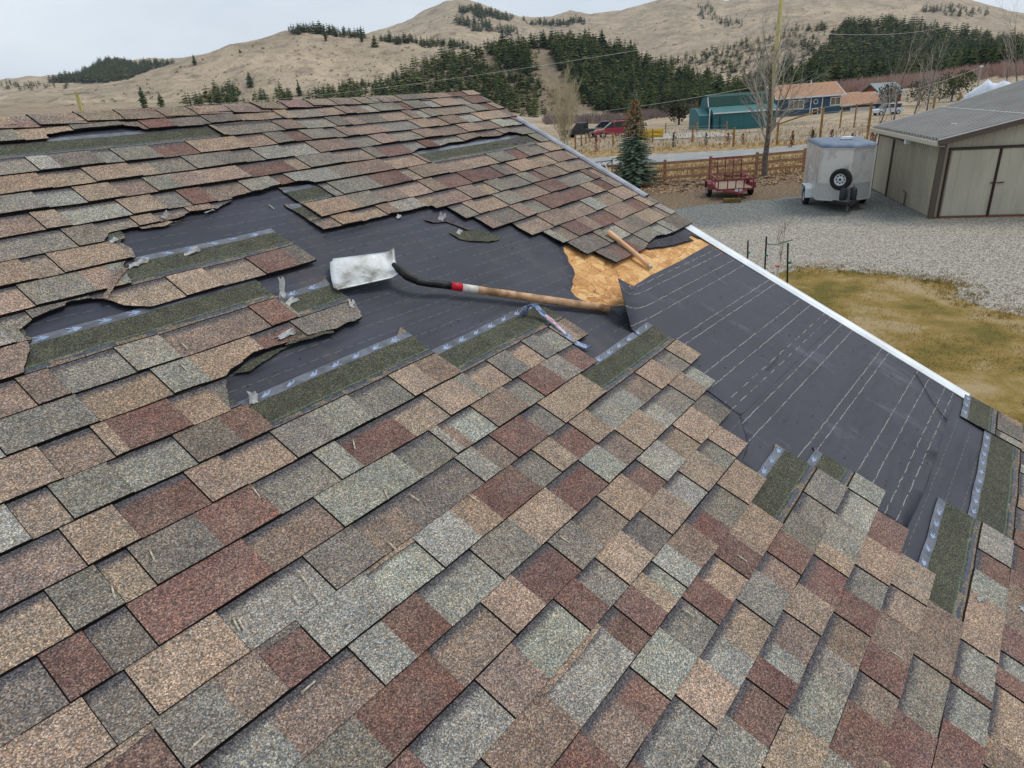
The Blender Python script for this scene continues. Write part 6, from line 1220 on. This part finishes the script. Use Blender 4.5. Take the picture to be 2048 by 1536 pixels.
REG = [  # polygon, count, min height, max height, distance range, label, group
 ([(955, 92), (1030, 78), (1130, 72), (1180, 76), (1250, 100), (1290, 118), (1380, 152), (1450, 176), (1560, 172), (1640, 166), (1640, 186), (1480, 206), (1400, 214), (1330, 222), (1250, 236), (1200, 222), (1150, 190), (1120, 150), (1092, 112), (1066, 112), (1078, 150), (1050, 150), (1000, 128)], 1500, 9, 15, (250, 700), 'dark pine in the dense wood on the near hill', 'pines on the wooded near hill'),
 ([(800, 128), (880, 108), (955, 108), (1005, 160), (1040, 220), (880, 215), (790, 215), (780, 170)], 460, 6, 12, (250, 720), 'pine on the open left shoulder of the near hill', 'pines on the left shoulder of the near hill'),
 ([(955, 160), (1000, 130), (1060, 160), (1110, 180), (1150, 235), (1040, 235)], 130, 6, 11, (250, 700), 'pine on the bare brown gully slope', 'pines on the gully slope'),
 ([(352, 216), (400, 196), (445, 176), (480, 176), (486, 200), (500, 214)], 80, 7, 13, (300, 720), 'pine in the clump above the left part of the ridge', 'left clump of pines above the roof ridge'),
 ([(508, 214), (520, 196), (560, 176), (590, 196), (592, 214)], 42, 7, 12, (300, 720), 'pine in the small clump above the middle of the ridge', 'middle clump of pines above the roof ridge'),
 ([(600, 214), (640, 192), (690, 168), (760, 170), (800, 150), (800, 216)], 240, 7, 12, (300, 720), 'pine in the broad band above the right part of the ridge', 'right band of pines above the roof ridge'),
 ([(1690, 50), (1760, 46), (1870, 60), (1960, 74), (2070, 84), (2070, 130), (1850, 156), (1700, 172), (1560, 174), (1600, 146), (1640, 108), (1668, 72)], 2100, 10, 16, (300, 1120), 'dark pine in the big forest at right', 'pines of the right forest'),
 ([(575, 62), (640, 60), (735, 72), (735, 78), (640, 70), (575, 68)], 120, 9, 15, (600, 1000), 'pine on the crest of the left grass hill', 'crest pines on the left hill'),
 ([(755, 76), (812, 82), (925, 92), (960, 104), (930, 100), (815, 90), (762, 82)], 170, 8, 14, (600, 1000), 'pine on the saddle between the hills', 'pines on the saddle'),
 ([(920, 16), (960, 16), (1040, 44), (1070, 46), (1030, 42), (1000, 40), (960, 34), (915, 22)], 170, 14, 24, (1400, 2200), 'pine patch tree near the cone summit', 'pines below the cone summit'),
 ([(915, 38), (960, 42), (1030, 62), (1040, 72), (960, 62), (920, 56)], 120, 14, 22, (1200, 2200), 'pine in the second patch on the cone', 'pines on the cone flank'),
 ([(1040, 42), (1090, 46), (1160, 40), (1186, 40), (1150, 50), (1090, 56)], 150, 12, 20, (1400, 2200), 'pine on the dark far knoll', 'pines on the far knoll'),
 ([(1290, 132), (1400, 104), (1560, 62), (1660, 48), (1640, 110), (1560, 140), (1420, 165), (1340, 150)], 280, 5, 11, (500, 1000), 'scattered pine on the pale middle slope', 'pines scattered over the middle slope'),
 ([(1370, 18), (1420, 12), (1440, 40), (1500, 52), (1540, 62), (1430, 52)], 50, 10, 18, (1000, 2200), 'pine on the rocky rib of the far hill', 'pines on the far rib'),
 ([(165, 150), (200, 128), (235, 124), (270, 130), (370, 124), (365, 134), (310, 156), (200, 166), (120, 166), (90, 166)], 1300, 13, 22, (1200, 2300), 'far bluish pine on the low mountain at left', 'pines on the far left mountain'),
 ([(0, 170), (60, 166), (140, 168), (140, 176), (60, 180), (0, 182)], 50, 9, 15, (700, 2200), 'tiny pine at the far left edge', 'pines at the far left edge'),
 ([(1800, 24), (1900, 14), (1990, 26), (1940, 34), (1850, 30)], 50, 12, 20, (1000, 2200), 'pine near the right skyline', 'pines near the right skyline')]
TREES = []; rr = random.Random(99)
for P_, cnt, h0_, h1_, dr, lab, grp in REG:
    xs = [p[0] for p in P_]; ys = [p[1] for p in P_]; k = 0; tries = 0
    while k < cnt and tries < cnt * 14:
        tries += 1; x, y = rr.uniform(min(xs), max(xs)), rr.uniform(min(ys), max(ys))
        if not inpoly(x + 9 * fb(x, y, 1, .05, 2), y + 7 * fb(x, y, 4, .05, 2), P_): continue
        if dr[1] == 700 and inpoly(x, y, [(1056, 100), (1098, 100), (1136, 160), (1182, 232), (1096, 240), (1078, 170)]) and rr.random() < .93: continue
        r_ = hit(x, y, dr[0] * .6, dr[1])
        if r_ is None or r_[1] < dr[0]: continue
        TREES.append((r_[0], .72 * rr.uniform(h0_, h1_) * (.6 + .6 * rr.random()) * (1 if rr.random() > .12 else .55), r_[1], lab, grp)); k += 1
for x, y, h_ in ((290, 216, 11), (325, 216, 8), (502, 174, 13), (390, 130, 10), (600, 192, 13), (652, 82, 11), (724, 84, 9), (750, 94, 12), (480, 106, 4), (1303, 112, 10), (1710, 62, 9)):
    r_ = hit(x, y, 250, 1100)
    if r_: TREES.append((r_[0], h_, r_[1], 'lone pine standing apart on the left grass hill' if x < 1000 else 'lone pine standing apart on the middle slope', 'lone pines'))
TREES.sort(key=lambda t: -t[1] / t[2] - (1 if 'lone' in t[3] else 0)); NI = 290
pv = []
for i, (q, cols) in enumerate(VAR):
    o = q.build('pine_tree', PINE, cols=cols); pv.append(o.data); bpy.data.objects.remove(o)
for i, (p, h_, D, lab, grp) in enumerate(TREES[:NI]):
    pxx, pyy = project(p)
    if lab.startswith('dark pine in the dense wood'):
        lab = ('dark pine at the ' + ('upper edge' if pyy < 125 else 'foot' if pyy > 185 else 'middle height') + ' of the dense wood, ' + ('above the twin straw tree' if pxx < 1180 else 'above the spruce' if pxx < 1330 else 'left of the teal barn roof' if pxx < 1430 else 'behind the tall bare tree'))
    elif lab.startswith('dark pine in the big forest'):
        lab = 'dark pine along the foot of the big right forest, ' + ('behind the navy house' if pxx < 1700 else 'behind the whitish bare trees' if pxx < 1900 else 'near the right edge')
    elif lab.startswith('lone pine'): lab = ('lone pine by the ridge at far left' if pxx < 350 and pyy > 190 else 'lone pine on the far left skyline slope' if pxx < 420 else 'lone pine low on the left grass hill' if pyy > 150 else 'lone pine high on the left grass hill' if pxx < 1000 else 'lone pine on the pale middle slope')
    o = bpy.data.objects.new('pine_tree', pv[i % 7]); C.objects.link(o); s = h_; w_ = rr.uniform(.85, 1.3); o.matrix_basis = Matrix.Translation(p - Vector((0, 0, .02 * h_))) @ Matrix.Rotation(rr.uniform(0, 6.28), 4, 'Z') @ Matrix.Diagonal((s * w_, s * w_, s, 1)); tag(o, lab, 'tree', grp)
VV = []; FF = []; CC = []; off = 0
for i, (p, h_, D, lab, grp) in enumerate(TREES[NI:]):
    v, f, c = FAR[i % 5]; a = rr.uniform(0, 6.28); w_ = rr.uniform(.9, 1.4); ca, sa_ = math.cos(a) * h_ * w_, math.sin(a) * h_ * w_
    m = np.array([[ca, -sa_, 0], [sa_, ca, 0], [0, 0, h_]]); VV.append(v @ m.T + np.array(p) - [0, 0, .02 * h_]); FF += [tuple(j + off for j in t) for t in f]; off += len(v)
    b = rr.uniform(.7, 1.35); t2 = min(max((D - 900) / 1300, 0), 1) * 0.0
    CC += [(x[0] * b, x[1] * b, x[2] * b, 1) for x in c]
q = MB(); q.v = np.concatenate(VV).tolist(); q.f = FF; q.m = [0] * len(FF); o = q.build('forest', PINE, cols=CC); tag(o, 'the countless smaller dark pines covering the hills', 'forest', kind='stuff')
# dark junipers and sage dotted over the slopes
q = MB(); cc = []; rr = random.Random(77)
for P_, cnt, s0, s1 in (([(380, 130), (560, 70), (760, 90), (930, 110), (780, 170), (600, 200), (300, 210), (60, 215), (200, 180)], 190, .5, 2.2), ([(1290, 135), (1400, 100), (1640, 60), (1620, 130), (1420, 165)], 420, .7, 2.6), ([(1060, 60), (1300, 20), (1700, 20), (1560, 50), (1290, 110), (1180, 70)], 90, .9, 3.2), ([(960, 130), (1080, 150), (1240, 235), (960, 235)], 200, .6, 1.8), ([(820, 45), (900, 30), (920, 80), (830, 70)], 20, 1.2, 3)):
    xs = [p[0] for p in P_]; ys = [p[1] for p in P_]; k = 0; tries = 0
    while k < cnt and tries < cnt * 10:
        tries += 1; x, y = rr.uniform(min(xs), max(xs)), rr.uniform(min(ys), max(ys))
        if not inpoly(x, y, P_): continue
        r_ = hit(x, y, 260, 2200)
        if r_ is None: continue
        k += 1; p = r_[0]; s = rr.uniform(s0, s1) * rr.uniform(.6, 1.2); col = srgb(*rr.choice([(58, 52, 36), (50, 56, 36), (84, 60, 44), (44, 46, 34)]))
        for j in range(14):
            d = Vector((rr.gauss(0, .5), rr.gauss(0, .5), rr.uniform(0, .8))) * s; a = Vector((rr.uniform(-1, 1), rr.uniform(-1, 1), rr.uniform(-.3, .6))) * s * .4; b = Vector((rr.uniform(-1, 1), rr.uniform(-1, 1), rr.uniform(.2, 1))) * s * .4; q.add([p + d - a, p + d + a, p + d + b], [(0, 1, 2)]); cc.append(col)
o = q.build('hillside_scrub', PINE, cols=cc); tag(o, 'low dark junipers and sage dotted over the dry slopes', 'scrub', kind='stuff')
# grass and litter near the yard
q = MB(); rr = random.Random(12)
def tuft(q, p, s, n):
    for i in range(n):
        a = rr.uniform(0, 6.28); d = Vector((math.cos(a), math.sin(a), 0)); w = Vector((-d.y, d.x, 0)) * s * .05; t = p + d * s * rr.uniform(.1, .5) + Vector((0, 0, s * rr.uniform(.5, 1))); q.add([p + d * .02 - w, p + d * .02 + w, t], [(0, 1, 2)])
for i in range(2600):
    f_ = rr.random(); p0 = fp[2].lerp(fp[9], f_); p = p0 + Vector((.914, .405, 0)) * rr.uniform(-1.2, 7.5); p.z = .01; tuft(q, p, rr.uniform(.12, .32), 5)
for i in range(5200):
    x, y = rr.uniform(1100, 1900), rr.uniform(205, 322); r_ = hit(x, y, 55, 130)
    if r_ and not (48 < r_[1] < 57): tuft(q, r_[0], rr.uniform(.2, .5), 4)
o = q.build('dry_grass', mat('straw_grass', srgb(176, 150, 106), 1, srgb(140, 114, 76), .3)); tag(o, 'dry straw coloured grass along fence and road bank', 'grass', kind='stuff')
q = MB()
lawnp = [tuple(gp(x, y).xy) for x, y in ((1500, 545), (1560, 548), (1620, 540), (1700, 548), (1790, 558), (1860, 568), (1905, 575), (1895, 596), (1950, 622), (2100, 640), (2400, 900), (1900, 900), (1480, 640))]
k = 0
while k < 26000:
    x, y = rr.uniform(1450, 2250), rr.uniform(530, 900); p = gp(x, y); k += 1
    if p.x > 24 or p.x < 5: continue
    if not inpoly(p.x, p.y, lawnp) or fb(p.x, p.y, 3, .45, 3) > .22: continue
    p.z = .014; a = rr.uniform(0, 6.28); s = rr.uniform(.025, .06); d = Vector((math.cos(a), math.sin(a), 0)) * s; w = Vector((-d.y, d.x, 0)) * .10; q.add([p - w, p + w, p + d * .7 + Vector((0, 0, s))], [(0, 1, 2)])
edge = [gp(x, y) for x, y in ((1560, 545), (1620, 536), (1700, 543), (1790, 553), (1860, 562), (1915, 570), (1905, 592), (1960, 618), (2060, 632))]
for i in range(520):
    t = rr.random() * (len(edge) - 1); k = int(t); p = edge[k].lerp(edge[k + 1], t - k) + Vector((rr.gauss(0, .34), rr.gauss(0, .34), 0)); p.z = .012
    for _ in range(6):
        o_ = p + Vector((rr.gauss(0, .05), rr.gauss(0, .05), 0)); tuft(q, o_, rr.uniform(.04, .09), 3)
o = q.build('lawn_grass', mat('lawn_blades', srgb(112, 106, 48), .9, srgb(178, 144, 88), .8, detail=8, c3=srgb(148, 124, 62))); tag(o, 'short yellowing grass blades on the lawn', 'grass', kind='stuff')
q = MB(); LIT = mat('dead_leaves', srgb(150, 112, 76), .9, srgb(96, 66, 46), 2, c3=srgb(176, 150, 120), detail=6)
for i in range(5200):
    f_ = rr.random(); p0 = fp[2].lerp(fp[8], f_); p = p0 - Vector((.914, .405, 0)) * (rr.random() ** 1.4 * 4.6 + .1); 
    s = rr.uniform(.04, .11); p.z = .016 + rr.random() * .03; a = Vector((rr.uniform(-1, 1), rr.uniform(-1, 1), rr.uniform(-.3, .3))).normalized() * s; b = a.cross(Vector((rr.uniform(-.4, .4), rr.uniform(-.4, .4), 1))).normalized() * s * .5; q.add([p - a - b, p + a - b * .3, p + a * .6 + b, p - a * .5 + b], [(0, 1, 2, 3)])
o = q.build('dead_leaves', LIT); tag(o, 'dead leaves and bark littering the ground inside the rail fence', 'leaf litter', kind='stuff')
LOG = mat('split_wood', srgb(96, 74, 58), .9, srgb(176, 152, 128), 6, detail=5)
for i, (x, y, L_, r_, a, lab) in enumerate([(1405, 372, .7, .09, .3, 'dark branch stub in the wood scraps left of the red trailer'), (1392, 367, .9, .07, -.5, 'long split log leaning in the scraps left of the red trailer'), (1375, 371, .5, .08, .9, 'short pale log in the scraps left of the red trailer'), (1345, 366, 1.6, .06, .15, 'long pale weathered board lying by the fence post'), (1312, 366, .5, .10, 1.2, 'dark stub just right of the spruce foot'), (1335, 371, .4, .09, .2, 'dark lump beside the second fence post'), (1455, 355, .5, .12, .2, 'grey log seen through the raised gate'), (1478, 354, .9, .06, -.2, 'pale log seen through the raised gate'), (1540, 357, .6, .05, .1, 'grey slab of wood right of the bare tree foot')]):
    p = gp(x, y); q = MB(); q.tube([(-L_ / 2, 0, 0), (-L_ * .1, .01, .02), (L_ / 2, 0, .05)], [r_, r_ * 1.05, r_ * .8], n=7); o = q.build('log', LOG); o.matrix_basis = Matrix.Translation(p + Vector((0, 0, r_))) @ Matrix.Rotation(a + 2, 4, 'Z'); tag(o, lab, 'log', 'wood scraps by the fence')
q = MB(); q.poly([tuple(on_ground(x, y, D) + Vector((0, 0, .05))) for x, y, D in ((1305, 285, 72), (1470, 276, 72), (1440, 262, 84), (1400, 262, 90), (1310, 270, 90))]); o = q.build('driveway', mat('pale_driveway', srgb(176, 172, 164), .9, srgb(156, 150, 140), 1)); tag(o, kind='structure')
q = MB(); L1 = [(1790, 240, 100), (1850, 226, 112), (1920, 214, 120), (2060, 190, 130), (2300, 150, 150)]; 
for (a, b) in zip(L1, L1[1:]):
    A_, B_ = on_ground(*a), on_ground(*b); n__ = (B_ - A_).normalized(); w = Vector((-n__.y, n__.x, 0)) * 2.4; u_ = Vector((0, 0, .12)); q.add([A_ - w + u_, A_ + w + u_, B_ + w + u_, B_ - w + u_], [(0, 1, 2, 3)])
o = q.build('dirt_road', mat('pale_dirt', srgb(186, 172, 148), .95, srgb(164, 148, 122), 1)); tag(o, kind='structure')

# ================================================================== HAZE
hz = bpy.data.materials.new('haze'); hz.use_nodes = True; n = hz.node_tree; n.nodes.clear(); ho = n.nodes.new('ShaderNodeOutputMaterial'); hv = n.nodes.new('ShaderNodeVolumePrincipled')
hv.inputs['Color'].default_value = (.78, .87, 1, 1); hv.inputs['Density'].default_value = .00006; hv.inputs['Anisotropy'].default_value = .2; n.links.new(hv.outputs[0], ho.inputs['Volume'])
q = MB(); q.box((0, 0, 60), (10600, 10600, 560)); o = q.build('haze', hz); tag(o, 'thin pale haze in the valley air', 'haze', kind='stuff')
